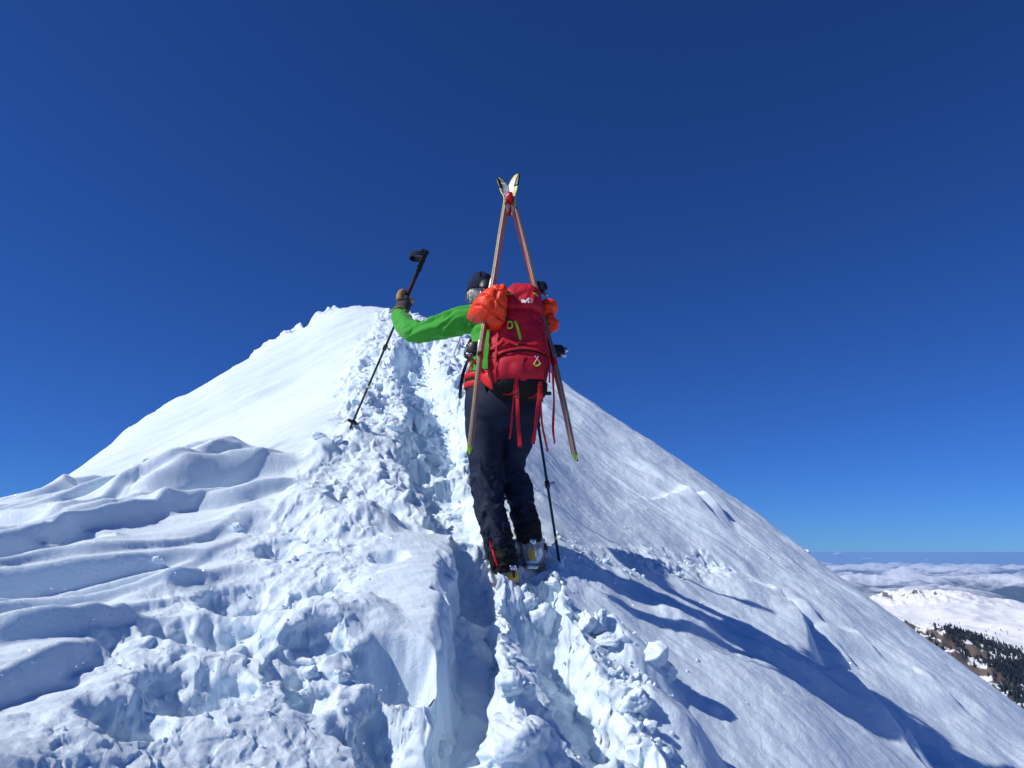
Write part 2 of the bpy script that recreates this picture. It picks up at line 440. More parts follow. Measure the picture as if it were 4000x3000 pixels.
# cornice teeth along the left skyline
EDGE = np.array([P(*c)[:2] for c in [(1450,1188,10.0),(1350,1192,10.0),(1150,1300,9.6),(880,1475,8.9),(650,1605,8.3),(400,1765,7.6),(200,1905,7.0)]])
d, s, p = seg_dist(X, Y, EDGE)
tooth = sstep(0.0, 0.25, fbm(p * 11 + 2.0, d * 1.5, 2, 121)) * (0.7 + 0.4 * fbm(p * 32, d * 5, 3, 122))
Z = Z + 0.20 * tooth * np.exp(-(d / 0.28) ** 2) * sstep(0.0, 0.05, p) * (1 - 0.6 * sstep(0.3, 0.6, p)) * (1 - sstep(0.85, 1.0, p))
# pull broken surfaces sideways so lumps overhang a little
gr, gt = np.gradient(Z); dr = np.gradient(rr)[:, None]; dth = np.gradient(th)[None, :] * R
sr = gr / dr; st_ = gt / dth; steep = sstep(1.0, 2.2, np.hypot(sr, st_)) * sstep(0.15, 0.5, BR) * (R < 7)
wn_ = 0.028 * fbm(X * 6 + Y * 5, Z * 11, 5, 151, 0.55) + 0.010 * (1 - 2 * np.abs(perlin(X * 13 - Y * 9, Z * 20, 155)))
ox = (sr * np.sin(T) + st_ * np.cos(T)); oy = (sr * np.cos(T) - st_ * np.sin(T)); on = np.hypot(ox, oy) + 1e-6
X2 = X + steep * wn_ * ox / on; Y2 = Y + steep * wn_ * oy / on
ex = 0.020 * BR * fbm(X * 13, Y * 13, 3, 131); ey = 0.020 * BR * fbm(X * 13, Y * 13, 3, 141)
verts = np.stack([X2 + ex + NX * DET, Y2 + ey + NY * DET, Z + NZ * DET], -1).reshape(-1, 3)
faces = grid_faces(len(rr), len(th))[:, ::-1]
snow_me = mesh_np('snow_ridge', verts, np.ascontiguousarray(faces))

def snow_material(name='snow', grain=1.0):
    m, n, l, b = new_mat(name); nt = m.node_tree
    tc = N(nt, 'ShaderNodeTexCoord')
    b.inputs['Base Color'].default_value = (0.725, 0.85, 0.95, 1)
    b.inputs['Roughness'].default_value = 0.55
    b.inputs['Subsurface Weight'].default_value = 0.35
    b.inputs['Subsurface Radius'].default_value = (0.55, 0.85, 1.0)
    b.inputs['Subsurface Scale'].default_value = 0.02
    b.inputs['Specular IOR Level'].default_value = 0.25
    g1 = N(nt, 'ShaderNodeTexNoise', i_Scale=70.0, i_Detail=9.0, i_Roughness=0.75)
    l.new(tc.outputs['Object'], g1.inputs['Vector'])
    b1 = N(nt, 'ShaderNodeBump', i_Strength=0.55 * grain, i_Distance=0.012)
    l.new(g1.outputs['Fac'], b1.inputs['Height'])
    l.new(b1.outputs['Normal'], b.inputs['Normal'])
    # scattered ice facets that catch the sun
    vo = N(nt, 'ShaderNodeTexVoronoi', i_Scale=210.0); l.new(tc.outputs['Object'], vo.inputs['Vector'])
    sc_ = N(nt, 'ShaderNodeSeparateColor'); l.new(vo.outputs['Color'], sc_.inputs[0])
    gt_ = N(nt, 'ShaderNodeMath', operation='GREATER_THAN'); gt_.inputs[1].default_value = 0.985; l.new(sc_.outputs[0], gt_.inputs[0])
    sm = N(nt, 'ShaderNodeMath', operation='LESS_THAN'); sm.inputs[1].default_value = 0.42; l.new(vo.outputs['Distance'], sm.inputs[0])
    fm_ = N(nt, 'ShaderNodeMath', operation='MULTIPLY'); l.new(gt_.outputs[0], fm_.inputs[0]); l.new(sm.outputs[0], fm_.inputs[1])
    wnz = N(nt, 'ShaderNodeTexWhiteNoise'); l.new(vo.outputs['Position'], wnz.inputs['Vector'])
    sb = N(nt, 'ShaderNodeVectorMath', operation='SUBTRACT'); sb.inputs[1].default_value = (0.5, 0.5, 0.5); l.new(wnz.outputs['Color'], sb.inputs[0])
    geo = N(nt, 'ShaderNodeNewGeometry')
    ma = N(nt, 'ShaderNodeVectorMath', operation='MULTIPLY_ADD'); ma.inputs[1].default_value = (1.6, 1.6, 1.6); l.new(sb.outputs[0], ma.inputs[0]); l.new(geo.outputs['Normal'], ma.inputs[2])
    nz_ = N(nt, 'ShaderNodeVectorMath', operation='NORMALIZE'); l.new(ma.outputs[0], nz_.inputs[0])
    gl_ = N(nt, 'ShaderNodeBsdfGlossy', i_Roughness=0.16)
    l.new(fm_.outputs[0], gl_.inputs['Color']); l.new(nz_.outputs[0], gl_.inputs['Normal'])
    ms = N(nt, 'ShaderNodeAddShader'); l.new(b.outputs[0], ms.inputs[0]); l.new(gl_.outputs[0], ms.inputs[1])
    l.new(ms.outputs[0], n['Material Output'].inputs['Surface'])
    return m
SNOW = snow_material()
snow = link('snow_ridge', snow_me, SNOW)
snow['kind'] = 'structure'
# ------------------------------------------------------------------ mesh tools for the climber and the gear
from mathutils.bvhtree import BVHTree
def ring_loft(rings, nseg=36, caps=True):
    """rings: (centre, half-u vector, half-v vector, exponent) -> verts, faces"""
    vs = []; fs = []
    t = np.linspace(0, 2 * math.pi, nseg, endpoint=False); c = np.cos(t); s = np.sin(t)
    for (o, a, b, e) in rings:
        cu = np.sign(c) * np.abs(c) ** (2 / e); sv = np.sign(s) * np.abs(s) ** (2 / e)
        vs.append(np.asarray(o)[None] + cu[:, None] * np.asarray(a)[None] + sv[:, None] * np.asarray(b)[None])
    v = np.concatenate(vs); n = len(rings)
    f = [list(q) for q in grid_faces(n, nseg, True)]
    if caps:
        f.append(list(range(nseg))[::-1]); f.append([(n - 1) * nseg + k for k in range(nseg)])
    return v, f
def resample(rows, n):
    """smooth (Catmull-Rom) resampling of numeric rows"""
    A = np.array(rows, float); m = len(A)
    d = np.r_[0, np.cumsum(np.maximum(1e-6, np.linalg.norm(A[1:, :3] - A[:-1, :3], axis=1)))]
    out = []
    for q in np.linspace(0, d[-1], n):
        i = min(m - 2, max(0, np.searchsorted(d, q) - 1)); t = (q - d[i]) / (d[i + 1] - d[i])
        p0 = A[max(0, i - 1)]; p1 = A[i]; p2 = A[i + 1]; p3 = A[min(m - 1, i + 2)]
        out.append(0.5 * (2 * p1 + (p2 - p0) * t + (2 * p0 - 5 * p1 + 4 * p2 - p3) * t * t + (3 * p1 - p0 - 3 * p2 + p3) * t ** 3))
    return np.array(out)
def limb(rows, n=24, nseg=24, ref=(0, -1, 0), e=2.0):
    """rows: x, y, z, radius across, radius along ref"""
    R_ = resample([list(r) if len(r) == 5 else list(r) + [r[3]] for r in rows], n)
    ref = np.array(ref, float); rings = []
    for i in range(n):
        t = R_[min(n - 1, i + 1), :3] - R_[max(0, i - 1), :3]; t /= np.linalg.norm(t)
        v = ref - t * (ref @ t); v /= np.linalg.norm(v); u = np.cross(t, v)
        rings.append((R_[i, :3], u * R_[i, 3], v * R_[i, 4], e))
    return ring_loft(rings, nseg)
def merge(parts):
    V_ = []; F_ = []; o = 0
    for v, f in parts:
        V_.append(np.asarray(v)); F_ += [[int(i) + o for i in q] for q in f]; o += len(v)
    return np.concatenate(V_), F_
def ellipsoid(c, a, b, d, n=20):
    """centre and three half-axis vectors"""
    a, b, d = np.array(a, float), np.array(b, float), np.array(d, float)
    rings = []
    for k in range(1, n):
        ph = -math.pi / 2 + math.pi * k / n
        rings.append((np.array(c) + d * math.sin(ph), a * math.cos(ph), b * math.cos(ph), 2))
    return ring_loft(rings, 24)
def box(c, a, b, d, bev=0.15):
    """bevelled box from centre and half-axis vectors"""
    c = np.array(c, float); a, b, d = (np.array(q, float) for q in (a, b, d))
    rings = [(c - d, a * (1 - bev), b * (1 - bev), 6), (c - d * (1 - bev), a, b, 6), (c + d * (1 - bev), a, b, 6), (c + d, a * (1 - bev), b * (1 - bev), 6)]
    return ring_loft(rings, 16)
def tube(path, r, nseg=10, n=None):
    p = [np.array(q, float) for q in path]
    rr_ = r if isinstance(r, (list, tuple)) else [r] * len(p)
    rows = [[*q, w, w] for q, w in zip(p, rr_)]
    return limb(rows, n or max(2, len(rows) * 4), nseg, ref=(0.13, -0.9, 0.41))
def ribbon(pts_, nrm, width, thick, n=None):
    """flat strap: points, face normals (list or one), width"""
    m = len(pts_)
    nr = [nrm] * m if not isinstance(nrm, list) else nrm
    wd = width if isinstance(width, (list, tuple)) else [width] * m
    rows = [[*p, *q, w] for p, q, w in zip(pts_, nr, wd)]
    A = resample(rows, n or m * 4)
    rings = []
    for i in range(len(A)):
        t = A[min(len(A) - 1, i + 1), :3] - A[max(0, i - 1), :3]; t /= np.linalg.norm(t)
        v = A[i, 3:6]; v = v - t * (v @ t); v /= np.linalg.norm(v); u = np.cross(t, v)
        rings.append((A[i, :3], u * A[i, 6] / 2, v * thick / 2, 7))
    return ring_loft(rings, 12)
def fuse(name, parts, voxel=0.008, smooth=4, fac=0.5):
    """join overlapping closed shapes into one continuous skin"""
    v, f = merge(parts)
    me = mesh_np(name, v, f)
    ob = link('work', me)
    r = ob.modifiers.new('r', 'REMESH'); r.mode = 'VOXEL'; r.voxel_size = voxel; r.use_smooth_shade = True
    if smooth:
        s = ob.modifiers.new('s', 'SMOOTH'); s.factor = fac; s.iterations = smooth
    dg = bpy.context.evaluated_depsgraph_get(); dg.update()
    out = bpy.data.meshes.new_from_object(ob.evaluated_get(dg))
    out.name = name
    bpy.data.objects.remove(ob); bpy.data.meshes.remove(me)
    for p in out.polygons: p.use_smooth = True
    return out
def verts_np(me):
    a = np.empty(len(me.vertices) * 3, np.float32); me.vertices.foreach_get('co', a); return a.reshape(-1, 3)
def norms_np(me):
    a = np.empty(len(me.vertices) * 3, np.float32); me.vertices.foreach_get('normal', a); return a.reshape(-1, 3)
def set_verts(me, v):
    me.vertices.foreach_set('co', np.ascontiguousarray(v, np.float32).ravel()); me.update()
def around(v, rows):
    """nearest point on a limb path: distance, length along it, angle about it"""
    L = np.array([r[:3] for r in rows]); best = np.full(len(v), 1e9); par = np.zeros(len(v)); ang = np.zeros(len(v)); s0 = 0
    for i in range(len(L) - 1):
        d = L[i + 1] - L[i]; ln = np.linalg.norm(d); d = d / ln
        t = np.clip((v - L[i]) @ d, 0, ln); e = v - L[i] - t[:, None] * d
        r = np.linalg.norm(e, axis=1); u = np.cross(d, (0, 1, 0)); u /= np.linalg.norm(u); w = np.cross(d, u)
        m = r < best
        best = np.where(m, r, best); par = np.where(m, s0 + t, par); ang = np.where(m, np.arctan2(e @ u, e @ w), ang); s0 += ln
    return best, par, ang
def folds(me, rows, freq, amp, seed, rmax, where=None, twist=0.6):
    """cloth creases running around a limb"""
    v = verts_np(me); n = norms_np(me); d, s, a = around(v, rows)
    q = s * freq + twist * np.cos(a + seed) + 0.5 * perlin(np.cos(a) * 1.3 + s * 4, np.sin(a) * 1.3, seed + 3)
    rd = (1 - np.abs(perlin(q, np.cos(a) * 0.8 + 0.8 * np.sin(a) + seed, seed))) ** 3
    rd2 = (1 - np.abs(perlin(q * 2.3 + 7, np.sin(a) * 1.2 + np.cos(a), seed + 5))) ** 3
    k = amp * (rd - 0.4 + 0.45 * (rd2 - 0.4)) * (1 - sstep(rmax * 0.8, rmax, d))
    if where is not None: k = k * where(s)
    set_verts(me, v + n * k[:, None])
def lumps(me, amp, scale, seed, o=4):
    v = verts_np(me); n = norms_np(me)
    k = fbm(v[:, 0] * scale + v[:, 2] * scale * 0.6, v[:, 2] * scale + v[:, 1] * scale * 0.8, o, seed)
    set_verts(me, v + n * (amp * k)[:, None])
def part(name, geo, mat, root, smooth=True):
    v, f = geo
    return put(name, mesh_np(name, v, f, smooth), mat, root)
def bvh_of(me): 
    return BVHTree.FromPolygons([tuple(v.co) for v in me.vertices], [tuple(p.vertices) for p in me.polygons])
def ray(px, py): return V(px, py, 1.0).normalized()
def onto(bv, px, py, off=0.003, fallback=None):
    """point of a surface under a photo pixel, lifted off it, and its normal"""
    h, n, i, d = bv.ray_cast(Vector((0, 0, 0)), ray(px, py))
    if h is None:
        h, n, i, d = bv.find_nearest(V(px, py, fallback or 3.75))
    if n.dot(ray(px, py)) > 0: n = -n
    return np.array(h + n * off), np.array(n)
def strap_on(bv, pix, width, thick=0.002, off=0.003, n=None):
    pn = [onto(bv, a, b, off) for a, b in pix]
    return ribbon([p for p, _ in pn], [list(q) for _, q in pn], width, thick, n)
def text_mesh(txt, size):
    cu = bpy.data.curves.new('t', 'FONT'); cu.body = txt; cu.size = size; cu.extrude = 0.0004
    cu.align_x = 'CENTER'; cu.align_y = 'CENTER'
    ob = bpy.data.objects.new('t', cu); COL.objects.link(ob)
    dg = bpy.context.evaluated_depsgraph_get(); dg.update()
    me = bpy.data.meshes.new_from_object(ob.evaluated_get(dg))
    bpy.data.objects.remove(ob); bpy.data.curves.remove(cu)
    return me

# materials
M = {}
M['skin'] = solid('skin', (0.55, 0.29, 0.20), 0.5, var=0.15)
M['hair'] = fabric('grey_hair', (0.50, 0.47, 0.45), 0.55, 400, 0.8, 0.45, 0.4, nscale=120)
M['beanie'] = fabric('navy_knit', (0.012, 0.022, 0.05), 0.9, 500, 0.5, 0.3)
M['green'] = fabric('green_fleece', (0.045, 0.34, 0.035), 0.85, 1200, 0.3, 0.10, 0.15, fold=0.02, sheen=0.15)
M['navy'] = fabric('navy_softshell', (0.009, 0.015, 0.040), 0.75, 1500, 0.25, 0.15, 0.25, fold=0.04)
M['black_cloth'] = fabric('black_cordura', (0.010, 0.010, 0.011), 0.8, 900, 0.4, 0.2, 0.25, fold=0.15)
M['red'] = fabric('red_nylon', (0.50, 0.008, 0.028), 0.62, 1100, 0.4, 0.12, 0.3, fold=0.10)
M['red_strap'] = fabric('red_webbing', (0.52, 0.008, 0.020), 0.6, 1600, 0.5, 0.1, 0.3)
M['bright_red'] = fabric('bright_red_mesh', (0.62, 0.012, 0.015), 0.6, 700, 0.5, 0.1, 0.3)
M['orange'] = fabric('orange_down_nylon', (0.82, 0.045, 0.004), 0.48, 130, 0.9, 0.08, 0.4, fold=0.35)
M['lime'] = solid('lime', (0.36, 0.72, 0.03), 0.5)
M['black'] = solid('black_plastic', (0.012, 0.012, 0.013), 0.45, spec=0.5)
M['rubber'] = solid('black_foam', (0.014, 0.014, 0.015), 0.8, spec=0.2)
M['steel'] = solid('bright_steel', (0.62, 0.64, 0.67), 0.25, 1.0)
M['alu'] = solid('scratched_aluminium', (0.55, 0.56, 0.58), 0.4, 0.9)
M['shaft'] = solid('dark_anodised_shaft', (0.030, 0.030, 0.028), 0.35, 0.6)
M['teal'] = solid('teal_shaft', (0.01, 0.075, 0.07), 0.35, 0.4)
M['yellow'] = solid('yellow_plastic', (0.70, 0.42, 0.02), 0.45, var=0.1)
M['boot'] = solid('pale_grey_shell', (0.30, 0.31, 0.34), 0.42, var=0.08)
M['sole'] = solid('tan_rubber', (0.30, 0.15, 0.05), 0.7, var=0.2)
M['coral'] = solid('coral_ski_base', (0.52, 0.16, 0.08), 0.35, var=0.10)
M['gold'] = solid('gold_sidewall', (0.50, 0.40, 0.17), 0.4, 0.3, var=0.25)
M['shaded_gold'] = solid('shaded_gold_sidewall', (0.20, 0.14, 0.06), 0.4, 0.2, var=0.3)  # darker copy of the gold, the right ski's shade put into its colour
M['topsheet'] = solid('black_topsheet', (0.012, 0.012, 0.014), 0.3)
M['white'] = solid('white_print', (0.78, 0.79, 0.80), 0.4)
M['tip_yellow'] = solid('pale_yellow_rim', (0.62, 0.60, 0.16), 0.4)
M['glove'] = fabric('dark_grey_glove', (0.075, 0.066, 0.070), 0.85, 900, 0.4, 0.2)
M['tan'] = fabric('tan_leather', (0.36, 0.24, 0.10), 0.7, 500, 0.4, 0.2)
M['glass'] = solid('dark_lens', (0.01, 0.01, 0.012), 0.1)
M['dark_red'] = solid('dark_red_line', (0.16, 0.012, 0.012), 0.6)
VX = np.array((1.0, 0, 0)); VY = np.array((0, 1.0, 0)); VZ = np.array((0, 0, 1.0))

# ------------------------------------------------------------------ the climber
person = thing('person', 'climber in green fleece, navy trousers and navy beanie walking up the snow ridge', 'person', P(1995, 2262, 3.76))
def px_limb(rows, dep=None):
    """rows: left px, right px, py, y, depth factor -> limb rows"""
    out = []
    for r in rows:
        l_, r_, py, y = r[:4]; k = r[4] if len(r) > 4 else 1.0
        a = P(l_, py, y); b = P(r_, py, y); h = np.linalg.norm(b - a) / 2
        out.append((*((a + b) / 2), h, h * k))
    return out
LEGL = px_limb([(1818,1985,1600,3.93,0.95),(1816,1974,1680,3.92,1.0),(1824,1964,1740,3.91,1.05),(1831,1958,1800,3.89,1.05),(1838,1957,1850,3.875,1.05),(1842,1960,1890,3.865,1.05),(1850,1964,1940,3.85,1.05),(1860,1970,1990,3.83,1.1),(1876,1984,2050,3.80,1.1),(1890,1998,2105,3.785,1.05),(1905,2012,2160,3.775,1.0)])
LEGR = px_limb([(1955,2112,1600,3.93,0.95),(1962,2096,1680,3.94,1.0),(1962,2078,1740,3.96,1.05),(1961,2052,1800,3.975,1.1),(1963,2056,1860,3.98,1.1),(1975,2080,1920,3.96,1.1),(1986,2087,1965,3.945,1.1),(1997,2094,2010,3.93,1.05),(2008,2108,2050,3.92,1.05)])
PELV = px_limb([(1824,2112,1490,3.94,0.66),(1817,2116,1550,3.935,0.70),(1815,2113,1600,3.925,0.74),(1822,2105,1650,3.93,0.70),(1870,2060,1690,3.93,0.7)])
tro = fuse('trousers', [limb(LEGL, 40), limb(LEGR, 36), limb(PELV, 16, 36)], 0.007, 5)
folds(tro, LEGL, 8, 0.016, 3, 0.16, lambda s: 0.15 + sstep(0.25, 0.40, s) * 0.95)
folds(tro, LEGR, 9, 0.014, 8, 0.15, lambda s: 0.2 + sstep(0.2, 0.34, s) * 0.95)
lumps(tro, 0.003, 6, 40, 2)
put('trousers', tro, M['navy'], person)
def cuff(rows, seed, name):
    me = fuse(name, [limb(rows, 26)], 0.006, 3)
    folds(me, rows, 24, 0.009, seed, 0.2)
    return put(name, me, M['black_cloth'], person)
CUFL = px_limb([(1886,1995,2085,3.79,1.06),(1893,2003,2105,3.785,1.06),(1901,2011,2140,3.78,1.04),(1909,2022,2180,3.77,1.02),(1922,2028,2215,3.765,1.0),(1928,2029,2232,3.765,1.0)])
CUFR = px_limb([(1990,2089,1985,3.94,1.08),(2000,2096,2008,3.93,1.08),(2007,2110,2050,3.92,1.05),(2013,2114,2080,3.91,1.03),(2029,2118,2105,3.90,1.0),(2033,2119,2118,3.90,1.0)])
cl = cuff(CUFL, 12, 'trouser_cuff'); cr = cuff(CUFR, 19, 'trouser_cuff')
bv = BVHTree.FromPolygons([tuple(v.co + person.location) for v in cl.data.vertices], [tuple(p.vertices) for p in cl.data.polygons])
part('zip', strap_on(bv, [(1904,2088),(1909,2108),(1917,2130),(1924,2150),(1930,2172),(1938,2195),(1945,2212)], 0.010, 0.003, 0.002), M['bright_red'], person)

# ski boots, seen from the heel
def boot(px, py, y, w, yaw, up, down):
    """heel pixel centre, distance; w half width in metres"""
    c = P(px, py, y); f = np.array((math.sin(yaw), math.cos(yaw), 0)); s = np.array((math.cos(yaw), -math.sin(yaw), 0))
    root = link('boot', None, None, person); root.empty_display_size = 0.05; root.location = Vector(c) - person.location
    shell = [ring_loft([(c + VZ * z + f * o, s * w * kx, f * d, 2.6) for z, o, kx, d in
              ((-down, 0.07, 0.82, 0.115), (-down + 0.03, 0.07, 0.92, 0.12), (-down + 0.07, 0.055, 0.98, 0.105), (0.0, 0.03, 1.0, 0.085), (up * 0.5, 0.03, 1.0, 0.078), (up, 0.035, 1.03, 0.080))], 30),
             ellipsoid(c + f * 0.16 - VZ * (down - 0.045), s * w * 0.95, f * 0.10, VZ * 0.05)]
    me = fuse('shell', shell, 0.005, 2); lumps(me, 0.0015, 30, 3)
    put('shell', me, M['boot'], root)
    b_ = bvh_of(me)
    b_ = BVHTree.FromPolygons([tuple(v.co + Vector(c)) for v in me.vertices], [tuple(p.vertices) for p in me.polygons])
    return root, c, f, s, b_
br, c, f, s, bb = boot(2082, 2150, 3.905, 0.062, 0.10, 0.062, 0.075)
def patch(bv, cx, cy, rx, ry, off=0.003, k=6, shape=2.0, thick=0.004):
    """a domed panel lying on a surface, centred on a pixel"""
    vs = []; rows_ = []
    for i in range(k + 1):
        for j in range(16):
            t = 2 * math.pi * j / 16; q = i / k
            cu = math.copysign(abs(math.cos(t)) ** (2 / shape), math.cos(t)); su = math.copysign(abs(math.sin(t)) ** (2 / shape), math.sin(t))
            p, n = onto(bv, cx + rx * q * cu, cy + ry * q * su, off + thick * (1 - q ** 4))
            vs.append(p)
    fs = [list(a) for a in grid_faces(k + 1, 16, True)]
    return np.array(vs), fs
part('heel_panel', patch(bb, 2090, 2170, 24, 34, 0.002, shape=1.7), M['yellow'], br)
part('spine_bar', strap_on(bb, [(2086,2120),(2090,2150),(2094,2180)], 0.014, 0.006, 0.006), M['alu'], br)
hb = onto(bb, 2083, 2116, 0.012)[0]
lev = part('walk_latch', merge([box(hb, s * 0.016, f * 0.012, VZ * 0.014), box(hb + s * 0.012 + VZ * 0.004, s * 0.005, f * 0.016, VZ * 0.010), box(hb - s * 0.012 + VZ * 0.004, s * 0.005, f * 0.016, VZ * 0.010)]), M['steel'], br)
part('packed_snow', merge([patch(bb, 2108, 2160, 10, 26, 0.004, 5, 1.6, 0.008), patch(bb, 2078, 2196, 24, 9, 0.004, 5, 1.8, 0.008), patch(bb, 2098, 2182, 8, 14, 0.008, 5, 1.6, 0.006)]), SNOW, br)
part('sole', ring_loft([(c + f * 0.075 - VZ * z, s * 0.060 * k, f * 0.145 * k, 3) for z, k in ((0.092, 0.9), (0.088, 1.0), (0.074, 1.0), (0.070, 0.96))], 32), M['sole'], br)
part('heel_lug', box(c - f * 0.062 - VZ * 0.083, s * 0.030, f * 0.010, VZ * 0.012), M['steel'], br)
part('buckle', merge([box(c + s * 0.066 + f * 0.01 + VZ * 0.02, s * 0.006, f * 0.012, VZ * 0.018), tube([c + s * 0.066 + f * 0.02 + VZ * 0.035, c + s * 0.076 + f * 0.01 + VZ * 0.01, c + s * 0.07 - VZ * 0.012], 0.003)]), M['black'], br)
part('shell_rib', strap_on(bb, [(2046,2132),(2060,2150),(2068,2180)], 0.008, 0.003, 0.002), M['alu'], br)
bl, c, f, s, bb = boot(1988, 2236, 3.765, 0.062, -0.05, 0.035, 0.06)
part('heel_panel', patch(bb, 2004, 2252, 22, 16, 0.002, shape=2.4), M['yellow'], bl)
part('spine_bar', strap_on(bb, [(2004,2222),(2006,2240),(2007,2256)], 0.014, 0.006, 0.006), M['black'], bl)
hb = onto(bb, 2003, 2218, 0.010)[0]
part('walk_latch', merge([box(hb, s * 0.016, f * 0.012, VZ * 0.013), box(hb + s * 0.013, s * 0.005, f * 0.016, VZ * 0.010), box(hb - s * 0.013, s * 0.005, f * 0.016, VZ * 0.010)]), M['steel'], bl)
part('sole', ring_loft([(c + f * 0.075 - VZ * z, s * 0.060 * k, f * 0.145 * k, 3) for z, k in ((0.078, 0.9), (0.074, 1.0), (0.060, 1.0), (0.056, 0.96))], 32), M['sole'], bl)

# green fleece: torso, both sleeves, collar
SH_L = P(1868, 1240, 4.03); SH_R = P(2072, 1236, 4.05)
ARML = [(*P(1880, 1245, 4.03), 0.088, 0.088), (*P(1800, 1252, 4.06), 0.079, 0.083), (*P(1710, 1280, 4.11), 0.066, 0.070), (*P(1640, 1298, 4.16), 0.062, 0.066), (*P(1600, 1290, 4.22), 0.063, 0.062), (*P(1573, 1256, 4.31), 0.057, 0.056), (*P(1563, 1226, 4.40), 0.044, 0.044)]
ARMR = [(*P(2060, 1245, 4.05), 0.088, 0.088), (*P(2095, 1310, 4.10), 0.075, 0.075), (*P(2095, 1400, 4.16), 0.062, 0.062), (*P(2085, 1480, 4.14), 0.054, 0.054), (*P(2080, 1550, 4.09), 0.044, 0.044)]
TORSO = px_limb([(1826,2110,1528,3.945,0.62),(1830,2104,1470,3.955,0.62),(1842,2092,1400,3.975,0.64),(1848,2085,1330,4.00,0.62),(1846,2082,1270,4.03,0.58),(1858,2066,1215,4.05,0.52),(1885,1980,1182,4.08,0.75),(1884,1966,1168,4.09,0.8)])
fle = fuse('fleece', [limb(TORSO, 30, 36), limb(ARML, 40), limb(ARMR, 30)], 0.0075, 5)
folds(fle, ARML, 5.5, 0.026, 2, 0.14, lambda s: 0.35 + 0.65 * sstep(0.05, 0.16, s) * (1 - 0.55 * sstep(0.44, 0.5, s)), 1.1)
folds(fle, ARML, 11, 0.006, 5, 0.14, None, 2.2)
folds(fle, TORSO, 9, 0.012, 7, 0.30, None, 1.4)
lumps(fle, 0.004, 6, 60, 2)
bq = bmesh.new(); bq.from_mesh(fle)
for _ in range(3): bmesh.ops.smooth_vert(bq, verts=bq.verts, factor=0.5, use_axis_x=True, use_axis_y=True, use_axis_z=True)
bq.to_mesh(fle); bq.free()
flo = put('fleece', fle, M['green'], person)
FLE = BVHTree.FromPolygons([tuple(v.co + person.location) for v in fle.vertices], [tuple(p.vertices) for p in fle.polygons])
part('shoulder_seam', strap_on(FLE, [(1862,1190),(1846,1215),(1838,1250),(1842,1285),(1850,1305)], 0.003, 0.002, 0.001), M['green'], flo)
d_ = np.array(ARML[-1][:3]) - np.array(ARML[-2][:3]); d_ /= np.linalg.norm(d_); u_ = np.cross(d_, VZ); u_ /= np.linalg.norm(u_); w_ = np.cross(d_, u_)
for k_ in (0.0, -0.045):
    r_ = 0.047 if k_ == 0 else 0.051
    part('cuff_seam', tube([np.array(ARML[-1][:3]) + d_ * k_ + (u_ * math.cos(a) + w_ * math.sin(a)) * r_ for a in np.linspace(0, 2 * math.pi, 17)], 0.004, 8, 48), M['green'], flo)

# body: head with face, neck, trunk and limbs inside the clothes, in one skin
HC = P(1880, 1136, 4.135)
hx_ = np.array((0.995, -0.08, -0.05)); hy_ = np.array((0.08, 0.99, 0.08)); hz_ = np.array((0.03, -0.10, 0.995))
head = [ellipsoid(HC, hx_ * 0.076, hy_ * 0.096, hz_ * 0.105), ellipsoid(HC + hy_ * 0.035 - hz_ * 0.075, hx_ * 0.056, hy_ * 0.062, hz_ * 0.060),
        ellipsoid(HC + hy_ * 0.102 - hz_ * 0.022, hx_ * 0.013, hy_ * 0.022, hz_ * 0.028), ellipsoid(HC + hy_ * 0.092 - hz_ * 0.062, hx_ * 0.024, hy_ * 0.012, hz_ * 0.010),
        ellipsoid(HC + hy_ * 0.086 + hz_ * 0.018, hx_ * 0.055, hy_ * 0.018, hz_ * 0.012),
        ellipsoid(HC - hx_ * 0.079 - hy_ * 0.004 - hz_ * 0.028, hx_ * 0.010, hy_ * 0.020, hz_ * 0.033), ellipsoid(HC + hx_ * 0.079 - hy_ * 0.004 - hz_ * 0.028, hx_ * 0.010, hy_ * 0.020, hz_ * 0.033),
        limb([(*(HC - hz_ * 0.06 - hy_ * 0.01), 0.056, 0.056), (*P(1905, 1185, 4.10), 0.058, 0.058), (*P(1925, 1225, 4.06), 0.055, 0.05)], 10)]
def thin(rows, k): return [(*r[:3], r[3] * k, r[4] * k) for r in rows]
body = fuse('body', head + [limb(thin(TORSO[1:6], 0.85), 16), limb(thin(ARML, 0.72), 24), limb(thin(ARMR, 0.72), 20), limb(thin(LEGL, 0.66), 24), limb(thin(LEGR, 0.66), 24), limb(thin(PELV[:4], 0.72), 10, 30)], 0.006, 3)
put('body', body, M['skin'], person)
# hair round the back and sides
def shell_cap(c, ax, ay, az, z0, z1, back=1.0, n=16, seg=48, t0=0, t1=2 * math.pi):
    """a band of an ellipsoid between two heights, as a thick shell"""
    rows_ = []
    for sgn in (1.0, 0.93):
        for i in range(n + 1):
            q = i / n if sgn == 1.0 else 1 - i / n
            zz = z0 + (z1 - z0) * q; r = math.sqrt(max(0.0, 1 - zz * zz)) if abs(zz) < 1 else 0.0
            t = np.linspace(t0, t1, seg)
            rows_.append(c[None] + sgn * (np.cos(t)[:, None] * ax * r + np.sin(t)[:, None] * ay * r + az * zz))
    v = np.concatenate(rows_); m = len(rows_)
    f = [list(q) for q in grid_faces(m, seg)]
    f += [[(m - 1) * seg + j, (m - 1) * seg + j + 1, j + 1, j] for j in range(seg - 1)]
    return v, f
hv, hf = shell_cap(HC - hz_ * 0.012, hx_ * 0.081, hy_ * 0.101, hz_ * 0.112, -0.82, 0.4, t0=math.radians(170), t1=math.radians(370), seg=90, n=30)
hm = mesh_np('hair', hv, hf); vv = verts_np(hm); nn = norms_np(hm)
